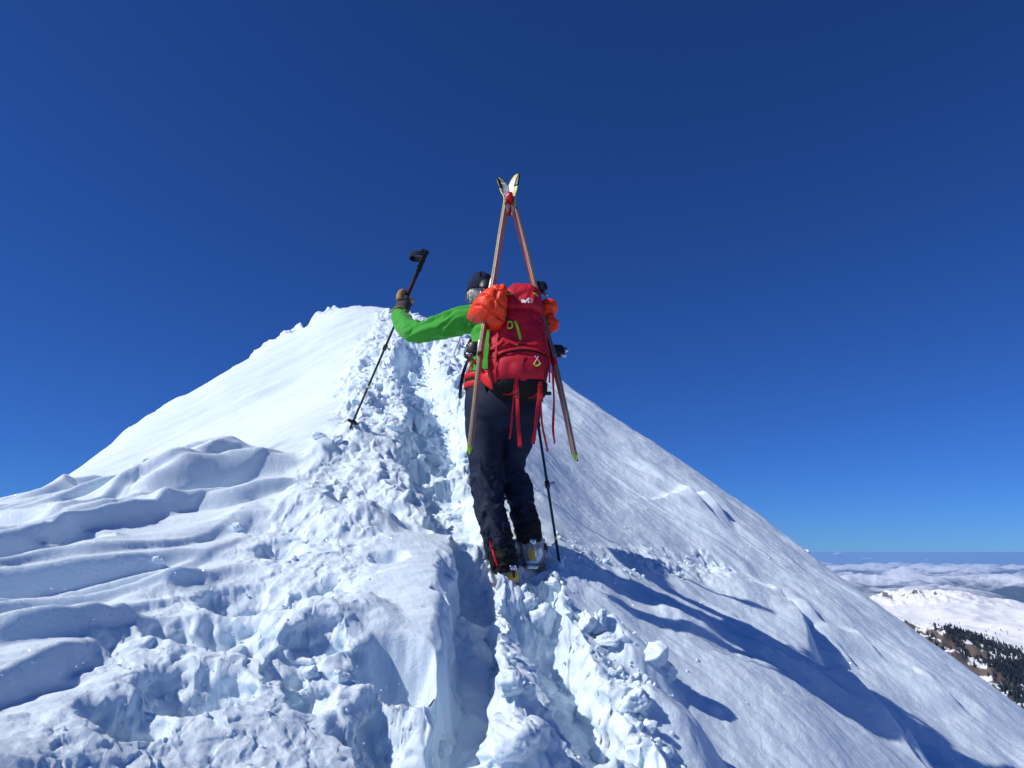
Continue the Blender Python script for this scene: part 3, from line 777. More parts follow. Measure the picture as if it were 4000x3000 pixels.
kk = 0.006 * fbm(vv[:, 0] * 90, vv[:, 2] * 22, 4, 77) + 0.004 * fbm(vv[:, 0] * 220, vv[:, 2] * 60, 2, 78)
set_verts(hm, vv + nn * kk[:, None]); put('hair', hm, M['hair'], person)
bz = (hz_ + 0.30 * hy_ * 0 - 0.16 * hx_ * 0)
bv_, bf_ = shell_cap(HC + hz_ * 0.006, hx_ * 0.085, hy_ * 0.106, hz_ * 0.112, -0.12, 0.999, seg=60, n=22, t1=2 * math.pi)
bm = mesh_np('beanie', bv_, bf_); vv = verts_np(bm); nn = norms_np(bm)
zz = (vv - HC) @ hz_
set_verts(bm, vv + nn * (0.004 * (1 - sstep(0.045, 0.05, zz)) + 0.003 * fbm(vv[:, 0] * 25, vv[:, 2] * 25, 3, 9))[:, None])
be = put('beanie', bm, M['beanie'], person)
part('seam', ribbon([HC + hz_ * (0.118 * math.cos(a)) - hy_ * (0.111 * math.sin(a)) for a in np.linspace(-0.3, 1.05, 8)], [list(hz_ * math.cos(a) - hy_ * math.sin(a)) for a in np.linspace(-0.3, 1.05, 8)], 0.004, 0.004), M['black_cloth'], be)
gl = part('sunglasses', merge([tube([HC - hx_ * 0.088 + hy_ * 0.07 - hz_ * 0.005, HC - hx_ * 0.090 - hy_ * 0.01 - hz_ * 0.006, HC - hx_ * 0.086 - hy_ * 0.03 - hz_ * 0.03], 0.003),
     tube([HC + hx_ * 0.088 + hy_ * 0.07 - hz_ * 0.005, HC + hx_ * 0.090 - hy_ * 0.01 - hz_ * 0.006, HC + hx_ * 0.086 - hy_ * 0.03 - hz_ * 0.03], 0.003),
     ellipsoid(HC + hy_ * 0.098 - hx_ * 0.036 - hz_ * 0.006, hx_ * 0.032, hy_ * 0.008, hz_ * 0.022), ellipsoid(HC + hy_ * 0.098 + hx_ * 0.036 - hz_ * 0.006, hx_ * 0.032, hy_ * 0.008, hz_ * 0.022)]), M['glass'], person)
part('retainer_cord', tube([HC - hx_ * 0.086 - hy_ * 0.03 - hz_ * 0.03, HC - hx_ * 0.082 - hy_ * 0.045 - hz_ * 0.08, HC - hx_ * 0.05 - hy_ * 0.08 - hz_ * 0.10, HC + hx_ * 0.03 - hy_ * 0.085 - hz_ * 0.10], 0.0035), M['black'], gl)

# ------------------------------------------------------------------ ski poles and the gloves on them
def pole(label, top, tip, shaft_mat, grip_len, ext_len, yband, lever, group='ski poles', strap_dir=None):
    top = np.array(top); tip = np.array(tip); ax = top - tip; L = np.linalg.norm(ax); ax /= L
    root = thing('ski_pole', label, 'ski pole', tip, group)
    side = np.cross(ax, VY); side /= np.linalg.norm(side); fw = np.cross(side, ax)
    at = lambda s_: tip + ax * s_
    sh = part('shaft', tube([at(0.10), at(L - grip_len)], [0.0068, 0.0085], 14), shaft_mat, root)
    part('lower_shaft', tube([at(0.055), at(yband + 0.05)], 0.0072, 14), M['shaft'], root)
    part('band', tube([at(yband), at(yband + 0.018)], 0.0082, 14), M['tip_yellow'], root)
    part('tip', tube([at(-0.02), at(0.012), at(0.06)], [0.002, 0.005, 0.009], 12), M['black'], root)
    # basket: a ring with spokes
    bp = at(0.085); ring = [bp + side * 0.036 * math.cos(t) + fw * 0.036 * math.sin(t) for t in np.linspace(0, 2 * math.pi, 15)]
    geo = [tube(ring, 0.0045, 8, 40), tube([at(0.07), at(0.10)], 0.013, 12)]
    for t in np.linspace(0, 2 * math.pi, 6)[:-1]:
        geo.append(tube([bp, bp + side * 0.037 * math.cos(t) + fw * 0.037 * math.sin(t)], 0.0045, 8))
        geo.append(tube([bp + side * (0.02 * math.cos(t + .4)) + fw * 0.02 * math.sin(t + .4), bp + side * (0.046 * math.cos(t + .3)) + fw * 0.046 * math.sin(t + .3)], 0.005, 8))
    part('basket', merge(geo), M['black'], root)
    lk = at(lever)
    lo = part('lock', tube([lk - ax * 0.022, lk - ax * 0.012, lk + ax * 0.012, lk + ax * 0.022], [0.010, 0.0145, 0.0145, 0.010], 14), M['black'], root)
    part('lever', merge([box(lk - side * 0.022 - VY * 0.004, side * 0.013, fw * 0.006, ax * 0.007), tube([lk - side * 0.032 - VY * 0.006 + ax * 0.010, lk - side * 0.040 - VY * 0.006, lk - side * 0.030 - VY * 0.006 - ax * 0.010], 0.004)]), M['alu'], lo)
    # grip: knob, finger swells, flare
    g0 = L - grip_len
    prof = [(0, 0.011), (0.012, 0.0185), (0.03, 0.0175), (0.05, 0.0150), (0.075, 0.0165), (0.095, 0.0150), (grip_len - 0.03, 0.0165), (grip_len - 0.012, 0.020), (grip_len, 0.010)]
    part('grip', merge([tube([at(g0 + a) for a, _ in prof], [r for _, r in prof], 18, 50), box(at(L - 0.010) + side * 0.016 - VY * 0.004, side * 0.022, fw * 0.014, ax * 0.008, 0.3)]), M['rubber'], root)
    if ext_len:
        e0 = g0 - ext_len; n_ = int(ext_len / 0.012)
        ex = part('grip_extension', tube([at(e0 + ext_len * k / (2 * n_)) for k in range(2 * n_ + 1)], [0.0135 if k % 2 else 0.0122 for k in range(2 * n_ + 1)], 16, 4 * n_ + 1), M['rubber'], root)
        for k in range(4, n_ - 3):
            part('groove_line', tube([at(e0 + 0.012 * k), at(e0 + 0.012 * k + 0.003)], 0.0139, 16), M['dark_red'], ex)
    return root, at, ax, side, fw, L
tipL = P(1360, 1692, 4.82); topL = P(1668, 978, 4.40)
pl, atL, axL, sdL, fwL, LL = pole('dark ski pole with wrist loop, gripped by its shaft in the outstretched gloved hand', topL, tipL, M['shaft'], 0.155, 0.26, 0.34, 0.64)
# wrist strap loop hanging off the top
q0 = atL(LL - 0.03)
loop = [q0 - VY * 0.012, q0 - VX * 0.045 - VY * 0.022 + VZ * 0.002, q0 - VX * 0.088 - VY * 0.018 - VZ * 0.004, q0 - VX * 0.102 + VZ * -0.012, q0 - VX * 0.085 + VY * 0.026 - VZ * 0.018, q0 - VX * 0.04 + VY * 0.024 - VZ * 0.022, q0 + VY * 0.010 - VZ * 0.026]
part('wrist_strap', ribbon(loop, [[0, -1, 0.3], [0, -1, 0.35], [-0.6, -0.8, 0.2], [-1, 0, 0], [-0.6, 0.8, 0.1], [0, 1, 0.1], [0, 1, 0]], 0.038, 0.004, 44), M['black_cloth'], pl)
topR = P(2073, 1470, 4.12); tipR = P(2182, 2178, 3.95); tipR = tipR + (tipR - topR) * 0.165
pr, atR, axR, sdR, fwR, LR = pole('dark ski pole with teal upper shaft planted beside the climber\'s right boot', topR, tipR, M['teal'], 0.15, 0.17, 0.27, 0.58)
part('wrist_strap', ribbon([atR(LR - 0.03), atR(LR - 0.05) - VY * 0.05, atR(LR - 0.10) - VY * 0.04 + VX * 0.02, atR(LR - 0.06)], [[1, 0, 0.2]] * 4, 0.022, 0.003, 24), M['black_cloth'], pr)

def glove(at, s0, ax, wrist, root, tan_top=True):
    """fist closed round a pole at distance s0 from its tip; the palm lies on the wrist side"""
    c = at(s0); wv = np.array(wrist) - c; wv = wv - ax * (wv @ ax); b = wv / np.linalg.norm(wv); t = np.cross(ax, b)
    palm = [ellipsoid(c + b * 0.040 + ax * 0.002, t * 0.044, b * 0.032, ax * 0.066),
            limb([(*(c + b * 0.042), 0.050, 0.042), (*((c + b * 0.040) * 0.5 + np.array(wrist) * 0.5), 0.050, 0.046), (*wrist, 0.052, 0.052)], 12)]
    g = link('glove', None, None, root); g.location = Vector(c) - root.location; g.empty_display_size = 0.05
    put('hand', fuse('hand', palm, 0.004, 4), M['glove'], g)
    for i, (o, r, turn) in enumerate(((0.046, 0.0185, 3.9), (0.016, 0.0190, 4.1), (-0.015, 0.0185, 4.0), (-0.044, 0.0165, 3.7))):
        path = []; rad = []
        for k in range(7):
            a = 0.75 + turn * k / 6; rr_ = 0.034 if k not in (2, 4) else 0.038
            path.append(c + ax * (o - 0.006 * k / 6) + (b * math.cos(a) + t * math.sin(a)) * rr_); rad.append(r * (1.08 if k < 3 else 1.0) * (0.85 if k == 6 else 1))
        me = fuse('finger', [tube(path, rad, 14, 24), ellipsoid(path[0], t * 0.021, b * 0.021, ax * 0.019), ellipsoid(path[-1], t * 0.015, b * 0.015, ax * 0.015)], 0.003, 2)
        put('finger', me, M['tan'] if (i == 0 and tan_top) else M['glove'], g)
    path = [c + b * 0.050 - t * 0.034 + ax * 0.020, c + b * 0.026 - t * 0.046 + ax * 0.052, c - b * 0.004 - t * 0.040 + ax * 0.074, c - b * 0.032 - t * 0.018 + ax * 0.078]
    me = fuse('thumb', [tube(path, [0.026, 0.024, 0.021, 0.017], 14, 22), ellipsoid(path[-1], t * 0.016, b * 0.016, ax * 0.016)], 0.003, 2)
    put('thumb', me, M['tan'], g)
    wr = np.array(wrist); d = (wr - (c + b * 0.036)); d /= np.linalg.norm(d)
    u = np.cross(d, VZ); u /= np.linalg.norm(u); w_ = np.cross(d, u)
    part('cuff_binding', tube([wr + d * 0.0 + (u * math.cos(a) + w_ * math.sin(a)) * 0.052 for a in np.linspace(0, 2 * math.pi, 17)], 0.005, 8, 48), M['tan'], g)
    return g
glove(atL, LL * (1 - (1188 - 978) / (1692 - 978)) + 0.005, axL, np.array(ARML[-1][:3]), person)
glove(atR, LR - 0.10, axR, np.array(ARMR[-1][:3]), person)
# ------------------------------------------------------------------ rucksack
pack = thing('backpack', 'red ski-touring backpack with skis strapped to its sides, worn on the climber\'s back', 'backpack', P(2030, 1550, 3.72))
def px_rings(rows, e=3.0):
    out = []
    for l_, r_, py, y, dep in rows:
        a = P(l_, py, y); b = P(r_, py, y)
        out.append(((a + b) / 2, (b - a) / 2, np.array((0, -dep, dep * 0.15)), e))
    return out
def smooth_rings(rows, n, e=3.0): return px_rings(resample([[a, b * 1.0, c, d, q] for a, b, c, d, q in rows], n).tolist(), e)
main = ring_loft(smooth_rings([(1955,2118,1530,3.735,0.075),(1925,2134,1505,3.73,0.105),(1912,2140,1470,3.735,0.118),(1904,2147,1425,3.745,0.124),(1902,2148,1390,3.75,0.124),(1906,2142,1345,3.765,0.122),(1913,2134,1300,3.78,0.120),(1922,2126,1255,3.795,0.118),(1940,2110,1225,3.81,0.10)], 40, 3.2), 56)
mm = fuse('main_bag', [main], 0.007, 3)
v = verts_np(mm); nrm = norms_np(mm)
# seams pull the cloth in, load pushes it out
f_ = fbm(v[:, 0] * 9, v[:, 2] * 7, 4, 201); cr = (1 - np.abs(perlin(v[:, 0] * 7 + v[:, 2] * 5, v[:, 2] * 9, 203))) ** 4
set_verts(mm, v + nrm * (0.008 * f_ - 0.006 * cr)[:, None])
BAG = bvh_of(mm)
put('main_bag', mm, M['red'], pack)
# lid, over the bag
lid = ring_loft(smooth_rings([(1948,2124,1247,3.80,0.120),(1945,2126,1232,3.80,0.134),(1948,2124,1200,3.815,0.138),(1958,2116,1165,3.835,0.130),(1985,2092,1138,3.86,0.10),(2010,2060,1126,3.87,0.05)], 26, 2.8), 56)
lm = fuse('lid', [lid], 0.006, 3)
v = verts_np(lm); nrm = norms_np(lm)
cr = (1 - np.abs(perlin(v[:, 0] * 9 - v[:, 2] * 4, v[:, 2] * 11, 213))) ** 4
set_verts(lm, v + nrm * (0.007 * fbm(v[:, 0] * 12, v[:, 2] * 10, 4, 211) - 0.006 * cr)[:, None])
LID = bvh_of(lm)
lo_ = put('lid', lm, M['red'], pack)
part('lid_zip_flap', strap_on(LID, [(2035,1218),(2065,1212),(2095,1222),(2118,1238)], 0.022, 0.005, 0.003), M['dark_red'], lo_)
for pix in ([(1982,1152),(1992,1148),(2003,1150)], [(2083,1147),(2092,1150),(2100,1158)]):
    part('lid_trim', strap_on(LID, pix, 0.010, 0.003, 0.003), M['lime'], lo_)
# white emblem: a swooping M, then the name up its right side
def on_lid(x, y): return onto(LID, x, y, 0.0035)[0]
def poly_on(bv, pix, off=0.0035, th=0.0012):
    pn = [onto(bv, a, b, off) for a, b in pix]; n_ = len(pix)
    top = [p + q * th for p, q in pn]; bot = [p for p, q in pn]
    return np.array(top + bot), [list(range(n_))] + [[i, (i + 1) % n_, n_ + (i + 1) % n_, n_ + i] for i in range(n_)] + [list(range(2 * n_ - 1, n_ - 1, -1))]
part('emblem', merge([poly_on(LID, [(2035,1170),(2044,1170.5),(2050,1176),(2063,1166.5),(2068,1166),(2066,1170),(2058,1178),(2053,1184),(2048,1183)]),
                      poly_on(LID, [(2036,1173),(2040,1176.5),(2045,1184.5),(2038,1184.5)]), poly_on(LID, [(2066,1171),(2069,1184),(2060,1184)]),
                      poly_on(LID, [(2071.5,1166),(2072.5,1166),(2075,1184),(2074,1184)])]), M['white'], lo_, False)
def lay_text(txt, bv, cx, cy, size, up_dir, mat, root, name='lettering', off=0.004):
    me = text_mesh(txt, size); c, n = onto(bv, cx, cy, off)
    n = Vector(n); x = Vector(np.array(onto(bv, cx + up_dir[0] * 6, cy + up_dir[1] * 6, off)[0]) - c); x = (x - n * x.dot(n)).normalized(); y = n.cross(x)
    me.transform(Matrix((x, y, n)).transposed().to_4x4()); me.transform(Matrix.Translation(Vector(c)))
    # drape each letter on the cloth
    for v_ in me.vertices:
        h, nn_, i_, d_ = bv.find_nearest(v_.co)
        if nn_.dot(n) < 0: nn_ = -nn_
        v_.co = h + nn_ * off
    return put(name, me, mat, root)
lay_text('MILLET', LID, 2079, 1175, 0.0095, (0, -1), M['white'], lo_)
# zips, straps and flaps on the bag
part('pocket_zip', strap_on(BAG, [(2011,1256),(2017,1268),(2022,1283),(2026,1300),(2030,1315),(2033,1330)], 0.015, 0.004, 0.003), M['lime'], pack)
lay_text('UBIC', BAG, 2058, 1313, 0.017, (0.08, -1), M['lime'], pack)
lay_text('30', BAG, 2053, 1290, 0.017, (0.08, -1), M['white'], pack)
for geo in (patch(BAG, 2080, 1298, 50, 40, 0.002, 6, 5.0, 0.006), patch(BAG, 1962, 1312, 28, 46, 0.002, 6, 5.0, 0.006)):
    part('pocket', geo, M['red'], pack)
part('side_pocket', patch(BAG, 1932, 1335, 20, 24, 0.004, 6, 3.0, 0.012), M['red'], pack)
part('lower_pocket', patch(BAG, 2035, 1440, 92, 50, 0.004, 8, 3.6, 0.012), M['red'], pack)
part('access_zip', strap_on(BAG, [(1935,1404),(1960,1386),(2000,1374),(2040,1370),(2080,1374),(2110,1382),(2138,1398)], 0.010, 0.004, 0.006), M['black_cloth'], pack)
part('zip_flap', strap_on(BAG, [(1930,1400),(1960,1379),(2000,1367),(2040,1362),(2080,1366),(2112,1374),(2140,1390)], 0.014, 0.006, 0.009), M['red_strap'], pack)
part('axe_strap', strap_on(BAG, [(2022,1336),(2060,1341),(2100,1343),(2130,1338)], 0.020, 0.003, 0.008), M['red_strap'], pack)
part('axe_strap', strap_on(BAG, [(1962,1352),(1975,1342),(1990,1338),(2022,1350)], 0.022, 0.003, 0.010), M['red_strap'], pack)
part('strap_buckle', box(onto(BAG, 2028, 1356, 0.010)[0], VX * 0.013, VY * 0.004, VZ * 0.010), M['black'], pack)
part('compression_strap', strap_on(BAG, [(1948,1298),(1945,1330),(1942,1370),(1940,1420),(1940,1470),(1943,1505)], 0.011, 0.003, 0.014), M['red_strap'], pack)
part('compression_strap', strap_on(BAG, [(1902,1383),(1918,1370),(1935,1358),(1952,1345),(1968,1335)], 0.016, 0.003, 0.013), M['red_strap'], pack)
part('strap_rod', tube([onto(BAG, 1905, 1378, 0.018)[0], onto(BAG, 1938, 1354, 0.018)[0]], 0.003), M['alu'], pack)
part('side_panel', strap_on(BAG, [(1905,1400),(1925,1392),(1945,1384)], 0.014, 0.003, 0.006), M['dark_red'], pack)
for cx, cy, ang in ((2094, 1392, 0.0), (1990, 1262, 0.5)):
    a0 = onto(BAG, cx - 6, cy, 0.012)[0]; a1 = onto(BAG, cx + 6, cy, 0.012)[0]; k = 1.0 if ang == 0 else 0.6
    lo2 = onto(BAG, cx - 12 * k, cy + 34 * k, 0.016)[0]; hi2 = onto(BAG, cx + 14 * k, cy + 30 * k, 0.016)[0]; mid = onto(BAG, cx + 2, cy + 40 * k, 0.016)[0]
    zp = part('zip_cord', tube([a0, lo2], 0.0016) if ang else merge([tube([a0, hi2], 0.0016), tube([a1, lo2], 0.0016)]), M['white'] if not ang else M['lime'], pack)
    part('zip_pull', tube([lo2, lo2 * 0.5 + mid * 0.5 - VZ * 0.003, mid, hi2 * 0.5 + mid * 0.5 - VZ * 0.002, hi2] + ([a1, a0] if ang else []), 0.0042, 10), M['lime'], zp)
for pix in ([(2046,1388),(2042,1420),(2036,1450),(2030,1480)], [(1918,1300),(1912,1345),(1912,1400),(1920,1450),(1932,1495)], [(2118,1300),(2126,1345),(2130,1400),(2128,1450),(2120,1492)], [(1935,1262),(1970,1256),(2000,1254)], [(2000,1290),(2000,1320),(2004,1335)]):
    part('seam', strap_on(BAG, pix, 0.0045, 0.003, 0.016 if pix[0][1] > 1380 else 0.009), M['dark_red'], pack)
part('lid_seam', strap_on(LID, [(1975,1205),(2000,1212),(2040,1214),(2080,1208),(2116,1204)], 0.004, 0.003, 0.002), M['dark_red'], lo_)
part('lid_seam', strap_on(LID, [(2000,1145),(2012,1170),(2016,1200),(2014,1225)], 0.004, 0.003, 0.002), M['dark_red'], lo_)
part('lid_buckle', box(onto(BAG, 1972, 1246, 0.014)[0], VX * 0.016, VY * 0.006, VZ * 0.014), M['black'], pack)
# black base and what hangs below it
base = ring_loft(smooth_rings([(1992,2092,1556,3.735,0.045),(1950,2124,1548,3.735,0.085),(1928,2136,1528,3.735,0.110),(1921,2139,1508,3.735,0.118)], 12, 2.8), 48)
bs = fuse('base_panel', [base], 0.006, 2); lumps(bs, 0.004, 11, 33)
BASE = bvh_of(bs); put('base_panel', bs, M['black_cloth'], pack)
part('base_trim', strap_on(BAG, [(1921,1508),(1945,1512),(1966,1498),(1985,1484),(2015,1479),(2060,1484),(2105,1494),(2137,1503)], 0.012, 0.004, 0.007), M['red_strap'], pack)
def hang(pix, w, y0, y1=None, root=pack, mat='red_strap', name='hanging_strap', thick=0.002, nx=0.0):
    y1 = y0 if y1 is None else y1; m_ = len(pix)
    pts_ = [P(a, b, y0 + (y1 - y0) * i / (m_ - 1)) for i, (a, b) in enumerate(pix)]
    nr = [[nx + 0.5 * math.sin(i * 1.7 + pix[0][0]), -1, 0.1] for i in range(m_)]
    return part(name, ribbon(pts_, nr, w, thick), M[mat], root)
s1 = hang([(2018,1480),(2019,1510),(2020,1545),(2022,1600),(2025,1660),(2029,1710),(2031,1742)], 0.019, 3.600, 3.63)
part('buckle', merge([box(P(2020,1536,3.595), VX * 0.013, VY * 0.004, VZ * 0.012), box(P(2021,1553,3.596), VX * 0.013, VY * 0.004, VZ * 0.004)]), M['dark_red'], s1)
part('sewn_end', box(P(2031,1738,3.626), VX * 0.011, VY * 0.003, VZ * 0.010), M['red_strap'], s1)
hang([(2010,1500),(2007,1560),(2003,1600),(2000,1640),(1995,1690),(1990,1716)], 0.010, 3.61, 3.66, nx=0.9)
hang([(2108,1500),(2104,1560),(2098,1610),(2092,1670),(2086,1715),(2083,1734)], 0.018, 3.615, 3.66, nx=0.3)
s2 = hang([(2112,1492),(2113,1530),(2113,1566)], 0.018, 3.62)
part('buckle', box(P(2113,1562,3.615), VX * 0.012, VY * 0.004, VZ * 0.010), M['dark_red'], s2)
hang([(2112,1566),(2114,1610),(2118,1660),(2128,1710),(2136,1745),(2140,1764)], 0.011, 3.63, 3.67)
hang([(2160,1440),(2161,1500),(2164,1560),(2162,1620),(2160,1670),(2164,1715),(2167,1732)], 0.015, 3.66, 3.70, nx=0.8)
hang([(2148,1395),(2147,1440),(2146,1495)], 0.010, 3.66, nx=0.5)
part('base_loop', strap_on(BASE, [(1965,1536),(1990,1538),(2005,1528),(2012,1512)], 0.012, 0.003, 0.004), M['red_strap'], pack)
part('base_loop', strap_on(BASE, [(2062,1551),(2085,1546),(2102,1530),(2108,1512)], 0.012, 0.003, 0.004), M['red_strap'], pack)
part('base_clip', box(P(2142,1537,3.66), VX * 0.016, VY * 0.006, VZ * 0.009), M['black'], pack)
# hip belt, shoulder harness
def belt_band(py0, py1, mat, grow, name, root):
    rows_ = px_limb([(1822,2108,py0,3.945,0.60),(1822,2108,(py0 + py1) / 2,3.945,0.60),(1822,2108,py1,3.945,0.60)])
    rows_ = [(*r[:3], r[3] + grow, r[4] + grow) for r in rows_]
    R_ = resample(rows_, 8); rings = []
    for i in range(8):
        g_ = 1 + 0.02 * math.sin(math.pi * i / 7)
        rings.append((R_[i, :3], VX * R_[i, 3] * g_, VY * R_[i, 4] * g_, 2.2))
    return part(name, ring_loft(rings, 56), M[mat], root)
hb_ = belt_band(1462, 1530, 'black_cloth', 0.006, 'hip_belt', pack)
belt_band(1467, 1487, 'bright_red', 0.011, 'belt_pad', hb_); belt_band(1500, 1522, 'bright_red', 0.012, 'belt_pad', hb_)
part('belt_wing', ring_loft([(P(1895,1475,3.80), VX * 0.03, VZ * 0.02, 3), (P(1915,1482,3.76), VX * 0.03, VZ * 0.045, 3), (P(1930,1490,3.74), VX * 0.02, VZ * 0.05, 3)], 24), M['bright_red'], hb_)
for sx, x0 in ((-1, 1896), (1, 2046)):
    part('shoulder_strap', ribbon([P(x0 + (30 if sx < 0 else 0), 1215, 3.90), P(x0 + (20 if sx < 0 else 5), 1180, 4.02), P(x0 + (6 if sx < 0 else 10), 1205, 4.17), P(x0 - 20 * (1 if sx < 0 else -1), 1290, 4.20), P(x0 - 62 * (1 if sx < 0 else -1), 1350, 4.10), P(x0 - 66 * (1 if sx < 0 else -1), 1385, 4.0), P(x0 - 30 * (1 if sx < 0 else -1), 1440, 3.88)],
         [[0, -0.6, 0.8], [0, 0, 1], [0, 0.9, 0.4], [0, 1, 0], [sx, 0.4, 0], [sx, -0.3, 0], [sx * 0.6, -1, 0]], 0.045, 0.010, 40), M['bright_red'], pack)
hang([(1838,1392),(1826,1412),(1813,1446),(1803,1490),(1798,1530),(1797,1556)], 0.019, 3.90, 3.88, mat='black_cloth')
hang([(1833,1388),(1850,1410),(1868,1432),(1884,1446)], 0.016, 3.86, 3.80, mat='black_cloth', name='stabiliser_strap')
hang([(1884,1398),(1862,1404),(1846,1418),(1836,1438),(1829,1455)], 0.013, 3.80, 3.83, mat='bright_red')
hang([(1898,1500),(1905,1530),(1912,1545)], 0.020, 3.79, 3.80, mat='black_cloth')
part('cord_loop', tube([P(1797,1322,3.97), P(1786,1348,3.96), P(1773,1385,3.95), P(1776,1392,3.95), P(1790,1380,3.95), P(1797,1350,3.96), P(1797,1325,3.97)], 0.0022, 8), M['black'], pack)
part('bottle_flap', ellipsoid(P(1822,1383,3.93), VX * 0.016, VY * 0.03, VZ * 0.028), M['teal'], pack)
# ------------------------------------------------------------------ orange down jacket rolled under the lid
dj = thing('down_jacket', 'orange quilted down jacket stuffed under the backpack lid, bulging out both sides', 'jacket', P(1900, 1285, 3.72))
def quilt(me, axis, nb, amp, seed, cross=None):
    v = verts_np(me); n_ = norms_np(me); q = (v @ np.array(axis)); q = (q - q.min()) / (q.max() - q.min())
    q = q + 0.04 * fbm(v[:, 0] * 8, v[:, 2] * 8, 2, seed)
    k = 1 - np.exp(-(np.sin(q * nb * math.pi) / 0.30) ** 2)
    if cross is not None:
        r = v @ np.array(cross); r = (r - r.min()) / (r.max() - r.min()); k = np.minimum(k, 1 - np.exp(-(np.sin((r + 0.05 * fbm(v[:, 0] * 7, v[:, 2] * 7, 2, seed + 4)) * 2 * math.pi + 0.3) / 0.35) ** 2))
    cr = fbm(v[:, 0] * 45 + v[:, 1] * 20, v[:, 2] * 28, 3, seed + 9)
    set_verts(me, v + n_ * (amp * (k - 0.7) + 0.0045 * cr * (1.25 - k))[:, None])
def xrings(rows, e=2.4):
    """rings along x: px, top py, bottom py, y, depth"""
    out = []
    for px, t_, b_, y, dep in resample([[float(q) for q in r] for r in rows], 30):
        a = P(px, t_, y); b = P(px, b_, y)
        out.append(((a + b) / 2, (b - a) / 2, np.array((0.15 * dep, -dep, 0)), e))
    return ring_loft(out, 44)
me = fuse('left_bulge', [xrings([(1830,1216,1238,3.72,0.04),(1844,1192,1248,3.71,0.075),(1868,1162,1258,3.69,0.10),(1898,1138,1266,3.68,0.11),(1932,1120,1270,3.68,0.112),(1960,1115,1268,3.69,0.105),(1972,1124,1262,3.71,0.085)]),
                         xrings([(1890,1262,1276,3.71,0.05),(1915,1240,1290,3.695,0.08),(1945,1235,1294,3.69,0.09),(1966,1240,1288,3.70,0.075)])], 0.004, 3)
quilt(me, (0.5, 0, 1), 4, 0.012, 301, (1, 0.3, -0.35)); put('left_bulge', me, M['orange'], dj)
me = fuse('right_bulge', [limb([(*P(2128,1212,3.86), 0.03, 0.03), (*P(2140,1205,3.85), 0.055, 0.055), (*P(2156,1204,3.83), 0.046, 0.05), (*P(2166,1208,3.82), 0.026, 0.03)], 16), limb([(*P(2135,1262,3.86), 0.04, 0.04), (*P(2150,1262,3.84), 0.056, 0.055), (*P(2166,1262,3.83), 0.045, 0.045), (*P(2176,1258,3.83), 0.025, 0.028)], 16)], 0.005, 1)
quilt(me, (0.2, 0, 1), 5, 0.008, 311); put('right_bulge', me, M['orange'], dj)
part('middle_roll', limb([(*P(1955, 1225, 3.80), 0.05, 0.06), (*P(2040, 1232, 3.83), 0.035, 0.06), (*P(2130, 1232, 3.85), 0.04, 0.05)], 14), M['orange'], dj)
part('drawcord', tube([P(1972,1170,3.70), P(1985,1195,3.68), P(1980,1215,3.68), P(1968,1222,3.69)], 0.002), M['dark_red'], dj)
